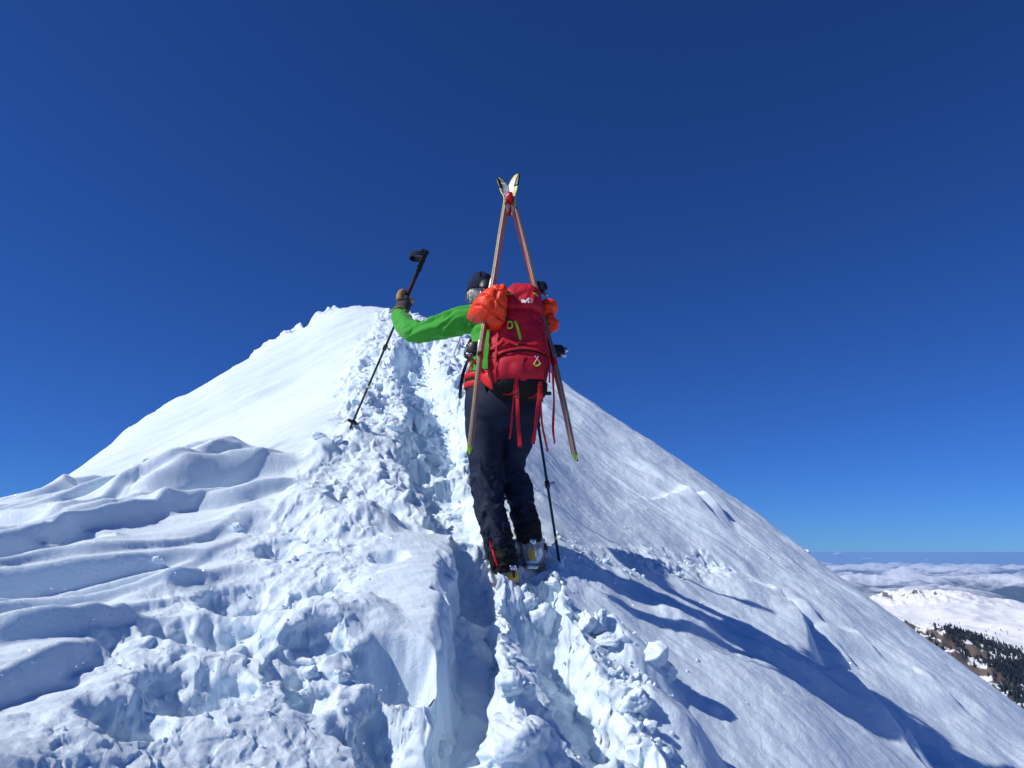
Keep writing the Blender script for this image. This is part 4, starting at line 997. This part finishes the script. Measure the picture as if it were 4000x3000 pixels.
# ------------------------------------------------------------------ skis
def ski(label, line, sgn, tip, alpha=0.10, side='gold'):
    """line: px, py, y from tail to strap; sgn -1 left ski (base faces right), +1 right ski; tip: px, py, y of the turned-up end"""
    root = thing('ski', label, 'ski', P(*line[0]), 'skis strapped to the backpack')
    fr = lambda al: (np.array((-sgn * math.cos(al), -math.sin(al), 0.0)), np.array((-sgn * math.sin(al), math.cos(al), 0.0)))
    nb, wv = fr(alpha)
    C = resample([[*P(*q)] for q in line], 40)
    def strip(off0, off1, w0, w1, idx=range(40), wid=None):
        rings = []
        for i in idx:
            t = C[min(39, i + 1)] - C[max(0, i - 1)]; t = t / np.linalg.norm(t)
            q = i / 39; nq, wq = fr(alpha + 0.10 * q)
            n_ = nq - t * (nq @ t); n_ /= np.linalg.norm(n_); w_ = np.cross(t, n_); w_ *= np.sign(w_ @ wq)
            W = 0.034 + 0.008 * (abs(q - 0.45) / 0.55) ** 2
            rings.append((C[i] + n_ * (off0 + off1) / 2 + w_ * W * (w0 + w1) / 2, w_ * W * (w1 - w0) / 2, n_ * (off1 - off0) / 2, 8))
        return ring_loft(rings, 12)
    part('topsheet', strip(-0.014, -0.002, -1, 1), M['topsheet'], root)
    part('base', strip(-0.002, 0.001, -0.97, 0.97), M['coral'], root)
    part('sidewall', strip(-0.0145, -0.003, -1.07, -1.0), M[side], root)
    part('edge', strip(-0.003, 0.0013, -1.05, -0.97), M['alu'], root); part('edge', strip(-0.003, 0.0013, 0.97, 1.05), M['alu'], root)
    # turned-up tip
    T_ = resample([[*C[-4]], [*C[-1]]] + [[*P(*q)] for q in tip], 26); T_ = T_[4:]; m_ = len(T_)
    rim = []; pr_ = []; blk = []
    for i in range(m_):
        t = T_[min(m_ - 1, i + 1)] - T_[max(0, i - 1)]; t = t / np.linalg.norm(t)
        q = i / (m_ - 1); nq, wq = fr(alpha + 0.10 + 0.6 * min(1, q * 2))
        n_ = nq - t * (nq @ t); n_ /= np.linalg.norm(n_); w_ = np.cross(t, n_); w_ *= np.sign(w_ @ wq)
        W = 0.048 * math.sqrt(max(0.02, 1 - max(0, (q - 0.45) / 0.56) ** 2.2))
        rim.append((T_[i] - n_ * 0.004, w_ * W, n_ * 0.0035, 8))
        if q < 0.85: pr_.append((T_[i] + n_ * 0.0006 + w_ * W * 0.08, w_ * W * 0.60, n_ * 0.0016, 8))
        if q > 0.60: blk.append((T_[i] - n_ * 0.003 - w_ * W * 0.66, w_ * W * 0.36, n_ * 0.0056, 8))
    tp = part('tip', ring_loft(rim, 12), M['tip_yellow'], root)
    part('tip_print', ring_loft(pr_, 12), M['white'], tp); part('tip_fitting', ring_loft(blk, 12), M['black'], tp)
    # tail clip
    t = C[0] - C[2]; t /= np.linalg.norm(t)
    part('tail_clip', merge([ring_loft([(C[0] - t * 0.01 - nb * 0.008 - wv * 0.012, wv * 0.024, nb * 0.012, 5), (C[0] + t * 0.008 - nb * 0.008 - wv * 0.010, wv * 0.022, nb * 0.010, 5), (C[0] + t * 0.034 - nb * 0.006 - wv * 0.012, wv * 0.004, nb * 0.004, 4)], 12)]), M['lime'], root)
    part('tail_hook', tube([C[0] - nb * 0.016, C[0] + t * 0.03 - nb * 0.018 + wv * 0.01], 0.005), M['black'], root)
    return root, C, nb, wv
SL, CL, nL, wL = ski('ski strapped to the left side of the backpack, shaded rust-coloured base and gold sidewall', [(1841,1750,3.66),(1862,1560,3.655),(1880,1400,3.665),(1895,1290,3.68),(1914,1190,3.72),(1931,1110,3.76),(1962,915,3.90),(1978,822,3.965),(1983,790,3.985)], -1, [(1981,765,4.0),(1972,735,4.012),(1957,707,4.02),(1946,694,4.025)])
SR, CR_, nR, wR = ski('ski strapped to the right side of the backpack, sunlit coral base', [(2239,1778,3.72),(2206,1620,3.70),(2168,1450,3.71),(2130,1300,3.77),(2085,1130,3.84),(2044,965,3.92),(2010,840,3.98),(1997,790,4.0)], 1, [(1995,762,4.012),(2001,728,4.022),(2012,697,4.03),(2023,678,4.034)], side='shaded_gold')
def binding(root, C, nb, wv, q, big):
    i = int(q * 39); t = C[i + 1] - C[i]; t /= np.linalg.norm(t); c = C[i] - nb * 0.014; o = -nb
    br_ = part('binding_plate', box(c + o * 0.004, t * 0.045, wv * 0.030, o * 0.005), M['alu'], root)
    part('binding_housing', merge([box(c + o * 0.032, t * 0.032, wv * 0.026, o * 0.026, 0.2), box(c + o * 0.030 - t * 0.036, t * 0.010, wv * 0.018, o * 0.012), box(c + o * 0.058, t * 0.024, wv * 0.020, o * 0.006)]), M['black'], root)
    if big:
        part('heel_pin', merge([tube([c + o * 0.055 + wv * 0.01, c + o * 0.085 + wv * 0.01], 0.0055), tube([c + o * 0.055 - wv * 0.012, c + o * 0.085 - wv * 0.012], 0.0055), box(c + o * 0.072 + t * 0.004, t * 0.013, wv * 0.020, o * 0.008)]), M['steel'], root)
        part('heel_riser', box(c + o * 0.050 - t * 0.036, t * 0.004, wv * 0.022, o * 0.018), M['steel'], root)
    else:
        part('toe_arm', merge([tube([c + o * 0.02, c + o * 0.05 + wv * 0.02, c + o * 0.06 - t * 0.02], 0.006), ellipsoid(c + o * 0.050 - t * 0.055, t * 0.012, wv * 0.012, o * 0.012), tube([c + o * 0.02 - t * 0.03, c + o * 0.05 - t * 0.055], 0.006)]), M['steel'], root)
def frac(C, py):
    zs = [(1500 - FPX * ((c[2] * CP - c[1] * SP) / (c[1] * CP + c[2] * SP))) for c in C]
    return float(np.argmin(np.abs(np.array(zs) - py))) / 39
binding(SL, CL, nL, wL, frac(CL, 1352), True); binding(SR, CR_, nR, wR, frac(CR_, 1370), True)
binding(SL, CL, nL, wL, frac(CL, 1112), False); binding(SR, CR_, nR, wR, frac(CR_, 1128), False)
# straps that hold them
stp = thing('ski_strap', 'red hook-and-loop strap holding the two ski tips together', 'strap', P(1990, 800, 3.99), 'ski straps')
cS = P(1989, 780, 3.985); aS = P(1991, 762, 3.995) - P(1987, 798, 3.98); aS /= np.linalg.norm(aS)
part('band', ring_loft([(cS + aS * k, VX * 0.021 * g_, VY * 0.056, 4) for k, g_ in ((-0.027, 0.98), (-0.02, 1.06), (0.02, 1.0), (0.027, 0.95))], 24), M['bright_red'], stp)
part('white_mark', ring_loft([(cS + aS * (k * 0.010) + np.array((-0.010 + 0.005 * k, -0.0575, 0)), VX * 0.006, VY * 0.001, 4) for k in (-1, 1)], 8), M['white'], stp)
part('loose_end', ribbon([cS - aS * 0.02 + VY * 0.03 + VX * 0.006, cS - aS * 0.06 + VY * 0.04 + VX * 0.008, cS - aS * 0.10 + VY * 0.04 + VX * 0.006], [[0, -1, 0.2]] * 3, 0.022, 0.004), M['bright_red'], stp)
st2 = thing('ski_strap', 'red strap looped round the gold-edged ski beside the fleece', 'strap', P(1884, 1376, 3.66), 'ski straps')
i_ = int(frac(CL, 1376) * 39); t = CL[i_ + 1] - CL[i_]; t /= np.linalg.norm(t)
part('band', ring_loft([(CL[i_] - nL * 0.006 + t * k, wL * 0.044, nL * 0.011, 5) for k in (-0.013, -0.010, 0.010, 0.013)], 20), M['bright_red'], st2)
part('buckle', box(CL[i_] - nL * 0.006 - wL * 0.046, t * 0.010, nL * 0.010, wL * 0.003), M['black'], st2)
st3 = thing('ski_strap', 'red strap looped round the coral ski beside the rucksack', 'strap', P(2160, 1428, 3.70), 'ski straps')
i_ = int(frac(CR_, 1428) * 39); t = CR_[i_ + 1] - CR_[i_]; t /= np.linalg.norm(t)
part('band', ring_loft([(CR_[i_] - nR * 0.006 + t * k, wR * 0.044, nR * 0.011, 5) for k in (-0.020, -0.016, 0.016, 0.020)], 20), M['red_strap'], st3)
# ------------------------------------------------------------------ the country far below
FARC = [  # photo pixel and distance (m) along the view axis
 (3330,2368,4900),(3400,2378,5000),(3450,2370,4900),(3540,2338,5000),(3620,2330,5100),(3680,2318,5200),(3760,2326,5150),(3830,2355,5000),(3900,2392,4800),(3940,2404,4700),(4000,2398,4300),(4150,2390,4300),(3200,2390,4800),
 (3500,2425,4200),(3640,2425,4300),(3800,2432,4200),(3900,2445,3900),(3450,2470,3700),(3600,2475,3600),(3700,2492,3400),(3850,2505,3250),(4000,2525,3050),(4200,2540,3000),(3250,2450,3800),(3550,2512,3050),(3650,2535,2850),
 (3350,2520,2900),(3750,2560,2650),(3880,2590,2500),(4000,2620,2350),(4200,2660,2300),(3850,2640,2100),(4000,2700,1950),
 (3400,2510,1800),(3560,2542,1700),(3620,2550,1690),(3680,2578,1640),(3750,2600,1580),(3850,2668,1440),(3950,2732,1340),(4000,2765,1290),(4200,2880,1150),
 (3560,2600,1500),(3700,2660,1420),(3800,2730,1300),(3900,2790,1210),(4000,2830,1150),(3500,2600,1450),
]
fp = []
def lr(q): return (math.log(math.hypot(q[0], q[1])), math.atan2(q[0], q[1]) * 3.0, q[2])
for c in FARC: fp.append(lr(P(*c)))
for c, dy, dz in [((3620,2330,5100),1500,-420),((3760,2326,5150),1500,-420),((3400,2378,5000),1500,-350),((3940,2404,4700),1600,-350),((4150,2390,4300),1700,-350),((3200,2390,4800),1500,-350),
                  ((3560,2542,1700),180,-70),((3750,2600,1580),200,-90),((3950,2732,1340),220,-90),((4200,2880,1150),250,-90),((3400,2510,1800),250,-60)]:
    q = P(*c); q = q * (1 + dy / q[1]); fp.append((math.log(math.hypot(q[0], q[1])), math.atan2(q[0], q[1]) * 3.0, P(*c)[2] + dz))
for a in np.radians([8, 20, 26, 31, 36, 46, 60]):
    fp += [(math.log(700), a * 3, -330), (math.log(9500), a * 3, -1350), (math.log(14000), a * 3, -1650)]
fp = np.array(fp); FW = tps_fit(fp, 0.3)
def far_tps(lrr, az):
    x = lrr.astype(np.float64); y = az * 3.0; z = FW[-3] + FW[-2] * x + FW[-1] * y
    for k in range(len(fp)):
        d2 = (x - fp[k, 0]) ** 2 + (y - fp[k, 1]) ** 2 + 1e-12; z = z + FW[k] * 0.5 * d2 * np.log(d2)
    return z
fth = np.radians(np.r_[np.linspace(-180, 13, 90)[:-1], np.linspace(13, 44, 430)[:-1], np.linspace(44, 180, 64)])
frr = np.r_[np.exp(np.linspace(math.log(27), math.log(1000), 44))[:-1], np.exp(np.linspace(math.log(1000), math.log(6500), 380))[:-1], np.exp(np.linspace(math.log(6500), math.log(97000), 230))]
FR, FT = np.meshgrid(frr, fth, indexing='ij'); FX = FR * np.sin(FT); FY = FR * np.cos(FT)
in_sec = sstep(math.radians(8), math.radians(17), FT) * (1 - sstep(math.radians(42), math.radians(60), FT))
L_ = np.log(FR)
zs = far_tps(L_, np.clip(FT, math.radians(6), math.radians(62)))
def ridged(x, y, o, s):
    t = 0; a = 1.0
    for k in range(o):
        t = t + a * (1 - 2 * np.abs(perlin(x, y, s + 13 * k))); x = x * 2.07 + 1.3; y = y * 2.07 - 2.1; a *= 0.5
    return t
far_m = -1800 + 640 * np.clip(ridged(FX / 12000, FY / 12000, 7, 401) + 0.05, 0, None) * (0.35 + 0.65 * sstep(9000, 26000, FR)) * (1 - 0.55 * sstep(50000, 90000, FR))
PK = P(3590, 2392, 4450)
mid = zs + (42 * ridged(FX / 1300, FY / 1300, 4, 411) + 9 * ridged(FX / 260, FY / 260, 4, 421) + 34 * np.exp(-((FX - PK[0]) ** 2 + (FY - PK[1]) ** 2) / 330.0 ** 2) * ridged(FX / 130, FY / 240, 4, 425)) * sstep(900, 1500, FR)
# gullies and ribs on the near rock ridge
mid = mid + 20 * ridged(FX / 120, FY / 90, 4, 431) * sstep(1000, 1200, FR) * (1 - sstep(1700, 2100, FR))
mid = np.where(FR > 6500, mid * (1 - sstep(6500, 13000, FR)) + far_m * sstep(6500, 13000, FR), mid)
other = np.where(FR < 6500, -300 - 1400 * sstep(200, 6500, FR) + 120 * ridged(FX / 2500, FY / 2500, 5, 441) * sstep(300, 3000, FR), far_m)
FZ = mid * in_sec + other * (1 - in_sec)
# our own mountain falls away from the near sheet
flank = -22 - 0.9 * (FR - 27)
k = sstep(250, 700, FR)
FZ = flank * (1 - k) * 1.0 + FZ * k
FZ = np.where(FR < 250, np.minimum(flank, -22), np.minimum(FZ, -60))
fm = mesh_np('mountains', np.stack([FX, FY, FZ], -1).reshape(-1, 3), np.ascontiguousarray(grid_faces(len(frr), len(fth))[:, ::-1]))
def mountain_mat():
    m, n, l, b = new_mat('snowy_mountains'); nt = m.node_tree
    b.inputs['Roughness'].default_value = 0.8; b.inputs['Specular IOR Level'].default_value = 0.1
    geo = N(nt, 'ShaderNodeNewGeometry'); sp = N(nt, 'ShaderNodeSeparateXYZ'); l.new(geo.outputs['Normal'], sp.inputs[0])
    tc = N(nt, 'ShaderNodeTexCoord'); po = N(nt, 'ShaderNodeSeparateXYZ'); l.new(tc.outputs['Object'], po.inputs[0])
    n1 = N(nt, 'ShaderNodeTexNoise', i_Scale=0.011, i_Detail=9.0, i_Roughness=0.68); l.new(tc.outputs['Object'], n1.inputs['Vector'])
    n2 = N(nt, 'ShaderNodeTexNoise', i_Scale=0.0011, i_Detail=8.0, i_Roughness=0.65); l.new(tc.outputs['Object'], n2.inputs['Vector'])
    # rock where it is steep
    ad = N(nt, 'ShaderNodeMath', operation='MULTIPLY_ADD'); ad.inputs[1].default_value = 0.55; l.new(n1.outputs['Fac'], ad.inputs[0]); l.new(sp.outputs['Z'], ad.inputs[2])
    vl = N(nt, 'ShaderNodeVectorMath', operation='LENGTH'); l.new(tc.outputs['Object'], vl.inputs[0])
    ds_ = N(nt, 'ShaderNodeMapRange', i_From_Min=1700.0, i_From_Max=2400.0, i_To_Min=0.06, i_To_Max=0.12); l.new(vl.outputs['Value'], ds_.inputs['Value'])
    a2 = N(nt, 'ShaderNodeMath', operation='ADD'); l.new(ad.outputs[0], a2.inputs[0]); l.new(ds_.outputs['Result'], a2.inputs[1])
    rk = N(nt, 'ShaderNodeMapRange', i_From_Min=1.13, i_From_Max=1.20, i_To_Min=1.0, i_To_Max=0.0); l.new(a2.outputs[0], rk.inputs['Value'])
    rc = N(nt, 'ShaderNodeMix', data_type='RGBA'); rc.inputs[6].default_value = (0.10, 0.070, 0.05, 1); rc.inputs[7].default_value = (0.18, 0.155, 0.14, 1); l.new(n1.outputs['Fac'], rc.inputs['Factor'])
    mx = N(nt, 'ShaderNodeMix', data_type='RGBA'); mx.inputs[6].default_value = (0.80, 0.82, 0.84, 1); l.new(rc.outputs[2], mx.inputs[7]); l.new(rk.outputs['Result'], mx.inputs['Factor'])
    # below the snow line: forest and bare valleys
    ml = N(nt, 'ShaderNodeMath', operation='MULTIPLY_ADD'); ml.inputs[1].default_value = 800.0; l.new(n2.outputs['Fac'], ml.inputs[0]); l.new(po.outputs['Z'], ml.inputs[2])
    lo = N(nt, 'ShaderNodeMapRange', i_From_Min=-640.0, i_From_Max=-430.0, i_To_Min=1.0, i_To_Max=0.0); l.new(ml.outputs[0], lo.inputs['Value'])
    m2 = N(nt, 'ShaderNodeMix', data_type='RGBA'); l.new(mx.outputs[2], m2.inputs[6]); m2.inputs[7].default_value = (0.045, 0.055, 0.04, 1); l.new(lo.outputs['Result'], m2.inputs['Factor'])
    l.new(m2.outputs[2], b.inputs['Base Color'])
    return m
far = link('mountains', fm, mountain_mat()); far['kind'] = 'structure'
def far_z(x, y):
    """height of the far country by bilinear look-up"""
    r = np.hypot(x, y); t = np.arctan2(x, y)
    i = np.clip(np.searchsorted(frr, r) - 1, 0, len(frr) - 2); j = np.clip(np.searchsorted(fth, t) - 1, 0, len(fth) - 2)
    a = (r - frr[i]) / (frr[i + 1] - frr[i]); b = (t - fth[j]) / (fth[j + 1] - fth[j])
    return FZ[i, j] * (1 - a) * (1 - b) + FZ[i + 1, j] * a * (1 - b) + FZ[i, j + 1] * (1 - a) * b + FZ[i + 1, j + 1] * a * b
def far_hit(px, py, lo=1050.0, hi=6000.0):
    ys = np.exp(np.linspace(math.log(lo), math.log(hi), 500)); q = np.array([P(px, py, y) for y in ys])
    g = q[:, 2] - far_z(q[:, 0], q[:, 1]); s_ = np.where((g[:-1] > 0) & (g[1:] <= 0))[0]
    return q[s_[0] + 1] if len(s_) else None
# woods on the benches: thousands of small conifers, one mass
rng = np.random.default_rng(7)
WOODS = [  # centre pixel, spread, how many
 (3715,2474,14,7,260),(3745,2484,18,7,300),(3785,2492,20,7,340),(3825,2502,20,8,340),(3865,2516,22,8,360),(3905,2530,22,9,360),(3945,2544,22,9,340),(3985,2556,22,9,340),(3990,2585,10,18,160),
 (3905,2598,24,7,150),(3860,2585,20,4,70),(3975,2625,12,16,260),(3990,2660,10,18,220),(3935,2640,16,10,160),(3960,2700,18,14,220),(3990,2735,10,16,220),(3910,2660,12,8,80),(3935,2690,14,10,120),
 (3560,2498,40,2.5,90),(3625,2505,30,2.5,80),(3515,2486,14,6,50),(3650,2448,10,6,14),(3660,2540,22,6,60),(3610,2556,10,12,60),(3545,2526,8,8,40),(3800,2590,40,10,30),(3900,2470,60,14,40),(3680,2440,40,10,20),(4050,2560,40,30,240),(4050,2680,30,40,240)]
tv = []; tf = []; o = 0
for cx, cy, sx, sy, cnt in WOODS:
    for k in range(int(cnt * 0.30)):
        h_ = far_hit(cx + rng.normal() * sx * 1.0, cy + rng.normal() * sy * 0.9)
        if h_ is None: continue
        x, y = h_[0] + rng.normal() * 5, h_[1] + rng.normal() * 20; z = float(far_z(np.array([x]), np.array([y]))[0]) - 0.5
        hh = rng.uniform(5, 11); w = hh * rng.uniform(0.20, 0.30); a0 = rng.uniform(0, 6.28)
        for (zz0, zz1, ww) in ((0.08, 0.62, w), (0.40, 1.0, w * 0.66)):
            for q in range(5):
                a = a0 + q * 1.2566; tv.append((x + math.cos(a) * ww * rng.uniform(0.8, 1.2), y + math.sin(a) * ww * rng.uniform(0.8, 1.2), z + hh * zz0))
            tv.append((x, y, z + hh * zz1))
            tf += [(o + q, o + (q + 1) % 5, o + 5) for q in range(5)]; o += 6
wood = link('woods', mesh_np('woods', np.array(tv), np.array(tf), False), fabric('dark_conifer', (0.022, 0.030, 0.034), 0.9, 3, 0.0, 0.4, 0.1, nscale=0.05)); wood['kind'] = 'stuff'

# ------------------------------------------------------------------ haze lying over the valleys, small clouds beyond it
hz = bpy.data.meshes.new('haze'); bm_ = bmesh.new(); bmesh.ops.create_cube(bm_, size=1.0); bm_.to_mesh(hz); bm_.free()
hz.transform(Matrix.Diagonal((200000, 200000, 2806, 1))); hz.transform(Matrix.Translation((0, 0, -1397)))
hmat = bpy.data.materials.new('haze'); hmat.use_nodes = True; hn = hmat.node_tree; hn.nodes.remove(hn.nodes['Principled BSDF'])
pv = hn.nodes.new('ShaderNodeVolumePrincipled'); pv.inputs['Color'].default_value = (0.30, 0.56, 1.0, 1); pv.inputs['Density'].default_value = 2.1e-5; pv.inputs['Anisotropy'].default_value = 0.0
hn.links.new(pv.outputs['Volume'], hn.nodes['Material Output'].inputs['Volume'])
haze = link('haze', hz, hmat); haze['kind'] = 'stuff'
cm, n_, l_, b_ = new_mat('cloud_white'); b_.inputs['Base Color'].default_value = (0.85, 0.86, 0.88, 1); b_.inputs['Roughness'].default_value = 1.0; b_.inputs['Specular IOR Level'].default_value = 0.0
for i, (cx, cy, w, h, lab) in enumerate(((3135,2158,28,20,'largest of the small white clouds, against the snow slope'), (3275,2168,18,15,'puffy white cloud standing alone on the hazy horizon'), (3385,2184,20,7,'thin flat cloud over the hazy horizon'), (3505,2203,26,5,'low streak of cloud beneath the hazy horizon'), (3622,2188,10,9,'tiny round cloud over the hazy horizon'))):
    c = P(cx, cy, 112000.0); S = 112000.0 / FPX; parts_ = []
    for k in range(9):
        a = rng.uniform(-1, 1); parts_.append(ellipsoid(c + np.array((a * w * 0.7, rng.uniform(-8, 8), (rng.uniform(-0.2, 0.6) * (1 - abs(a)) ) * h)) * S, VX * S * w * rng.uniform(0.25, 0.42), VY * S * w * 0.35, VZ * S * h * rng.uniform(0.35, 0.6), 12))
    me = fuse('cloud', parts_, 60.0, 2); v_ = verts_np(me); nn_ = norms_np(me)
    set_verts(me, v_ + nn_ * (90 * fbm(v_[:, 0] / 300, v_[:, 2] / 250, 4, 500 + i))[:, None])
    tag(link('cloud', me, cm), lab, 'cloud', 'small clouds on the horizon')
# ------------------------------------------------------------------ loose blocks and crumbs of snow
def top_of(x, y):
    x = np.asarray(x, np.float32).reshape(-1); y = np.asarray(y, np.float32).reshape(-1)
    q = surface(x, y); return q[0] + q[3]
def chunk(c, w, h, d, seed, flat=0.0, voxel=None):
    """an irregular broken block: a lump planed by random cuts, then roughened"""
    r = np.random.default_rng(seed); n = 34
    v, f = ring_loft([(VZ * math.sin(q), VX * math.cos(q), VY * math.cos(q), 2) for q in np.linspace(-1.53, 1.53, n)], 52); v = v / np.maximum(1e-6, np.linalg.norm(v, axis=1))[:, None]
    rad = np.ones(len(v))
    for k in range(13):
        a = r.normal(size=3); a /= np.linalg.norm(a); off = r.uniform(0.5, 0.85)
        dt_ = v @ a; rad = np.where(dt_ > 1e-3, np.minimum(rad, off / np.maximum(dt_, 1e-3)), rad)
    v = v * rad[:, None]
    m = mesh_np('block', v, f); nn = norms_np(m)
    k = 0.10 * fbm(v[:, 0] * 2 + v[:, 1] + seed, v[:, 2] * 2 + v[:, 1] * 0.7, 5, seed, 0.55) + 0.06 * (1 - 2 * np.abs(perlin(v[:, 0] * 4 + v[:, 1] * 2, v[:, 2] * 4 - v[:, 1] * 2, seed + 3))) + 0.03 * fbm(v[:, 0] * 11 + v[:, 1] * 5, v[:, 2] * 11 - v[:, 1] * 6, 3, seed + 7)
    v = v + nn * k[:, None]
    a = r.uniform(-0.5, 0.5); R2 = np.array([[math.cos(a), 0, math.sin(a)], [0, 1, 0], [-math.sin(a), 0, math.cos(a)]])
    v = (v * np.array((w, d, h))) @ R2.T + np.array(c)
    bpy.data.meshes.remove(m)
    return v, f
BLOCKS = [  # pixel centre, half width and half height in pixels, label
 (2065,2350,62,52,'large rounded snow block right below the climber\'s heels'),
 (2120,2410,70,66,'big pitted snow lump leaning against the block below the boots'),
 (2290,2440,36,58,'knobbly upright snow chunk beside the pointed shard'),
 (2345,2430,38,54,'pointed snow shard standing on the rim of the boot track'),
 (2375,2505,56,30,'flat snow slab lying at the foot of the pointed shard'),
 (2560,2560,58,52,'pale snow block with a small horn, alone on the shaded slope'),
 (2610,2630,42,44,'crumbly snow piece stuck to the horned block'),
 (1985,2680,66,56,'hollowed snow clod on the wall between the two boot trenches'),
 (2060,2700,34,34,'small snow cube against the hollowed clod'),
 (2010,2900,105,84,'big crumbly snow heap at the lower end of the boot trench'),
 (1730,2925,38,30,'snow lump at the left foot of the big crumbly heap'),
 (1222,2628,40,32,'smooth snow cube on the trampled bank, left of the deep hole'),
 (1330,2640,28,28,'squarish snow lump on the rim of the deep hole'),
 (1190,2720,30,22,'half-buried snow lump in a small hollow of the trampled bank'),
 (1245,1703,44,18,'thin snow plate sticking up at the end of the drift crest'),
 (1318,1722,32,22,'cut snow brick beside the planted pole tip'),
 (1550,1668,46,24,'broad tilted snow flake on the wall of the upper track'),
 (1640,1655,30,48,'spiky snow fin in the blue upper track'),
 (1608,1480,22,36,'narrow snow pillar high in the upper track'),
 (1700,1800,60,26,'flat snow clod on the lip of the dark hole in the track'),
 (930,2058,24,18,'little snow cone on the smooth drift'),
 (620,2190,22,16,'small snow nub on the striped drift'),
 (2165,2300,42,24,'wedge of snow under the yellow boot'),
 (2480,2740,70,46,'rough snow lump on the bank right of the boot trench'),
]
for i, (cx, cy, hw, hh, lab) in enumerate(BLOCKS):
    b = hit(cx, cy + hh * 0.6, lambda x, y: top_of(x, y)); s_ = np.linalg.norm(b) / FPX * 0.985
    c = P(cx, cy, b[1]); g = float(top_of([c[0]], [c[1]])[0]); hz_m = hh * s_
    c[2] = max(c[2], g - hz_m * 0.3) if c[2] < g + hz_m * 0.8 else g + hz_m * 0.7
    v, f = chunk(c, hw * s_, hz_m, (hw + hh) * 0.5 * s_, 900 + i)
    me = mesh_np('snow_block', v - c, f); o = link('snow_block', me, SNOW); o.location = Vector(c)
    tag(o, lab, 'snow block', 'broken snow blocks along the boot track')
# crumbs: too many and too small to count
ico = bmesh.new(); bmesh.ops.create_icosphere(ico, subdivisions=2, radius=1.0)
iv = np.array([v.co[:] for v in ico.verts]); itf = np.array([[v.index for v in f.verts] for f in ico.faces]); ico.free()
rng = np.random.default_rng(21); cx_ = []; cy_ = []; cs = []
def scatter(L, n, spread, smin, smax, bias=0.0):
    ln = np.r_[0, np.cumsum(np.hypot(*(L[1:] - L[:-1]).T))]
    for q in rng.uniform(0, ln[-1], n):
        i = min(len(L) - 2, np.searchsorted(ln, q) - 1 if q > 0 else 0); i = max(i, 0); t = (q - ln[i]) / (ln[i + 1] - ln[i]); p = L[i] * (1 - t) + L[i + 1] * t
        cx_.append(p[0] + rng.normal() * spread + bias); cy_.append(p[1] + rng.normal() * spread * 0.6); cs.append(smin * (smax / smin) ** (rng.uniform() ** 2.2))
scatter(TRACK, 260, 0.26, 0.006, 0.035); scatter(TROD_L, 90, 0.22, 0.004, 0.016); scatter(TROD_F, 40, 0.2, 0.004, 0.014)
scatter(SIDE, 160, 0.10, 0.006, 0.022); scatter(pline([(2450,2950),(2420,2750),(2380,2550),(2300,2400)]), 130, 0.10, 0.006, 0.035, 0.05)
scatter(pline([(2700,2600),(2850,2400),(3000,2300),(3100,2250)]), 90, 0.5, 0.004, 0.014); scatter(pline([(1640,1300),(1620,1400),(1700,1600),(1640,1760)]), 220, 0.22, 0.012, 0.05)
cx_ = np.array(cx_); cy_ = np.array(cy_); cs = np.array(cs); cz_ = top_of(cx_, cy_)
vs = []; fs = []
for k in range(len(cs)):
    r = rng.normal(size=(3, 3)); q, _ = np.linalg.qr(r); sc3 = np.array((1.0, rng.uniform(0.6, 1), rng.uniform(0.5, 0.9))) * cs[k]
    rad = 1 + 0.45 * perlin(iv[:, 0] * 1.7 + k, iv[:, 1] * 1.7 + iv[:, 2] * 1.3, 3)
    for _ in range(7):
        a = rng.normal(size=3); a /= np.linalg.norm(a); dt_ = iv @ a; rad = np.where(dt_ > 0.05, np.minimum(rad, rng.uniform(0.45, 0.85) / np.maximum(dt_, 0.05)), rad)
    vs.append((iv * rad[:, None] * sc3) @ q.T + np.array((cx_[k], cy_[k], cz_[k] + cs[k] * 0.25))); fs.append(itf + k * len(iv))
crumbs = link('snow_crumbs', mesh_np('snow_crumbs', np.concatenate(vs), np.concatenate(fs), False), SNOW); crumbs['kind'] = 'stuff'
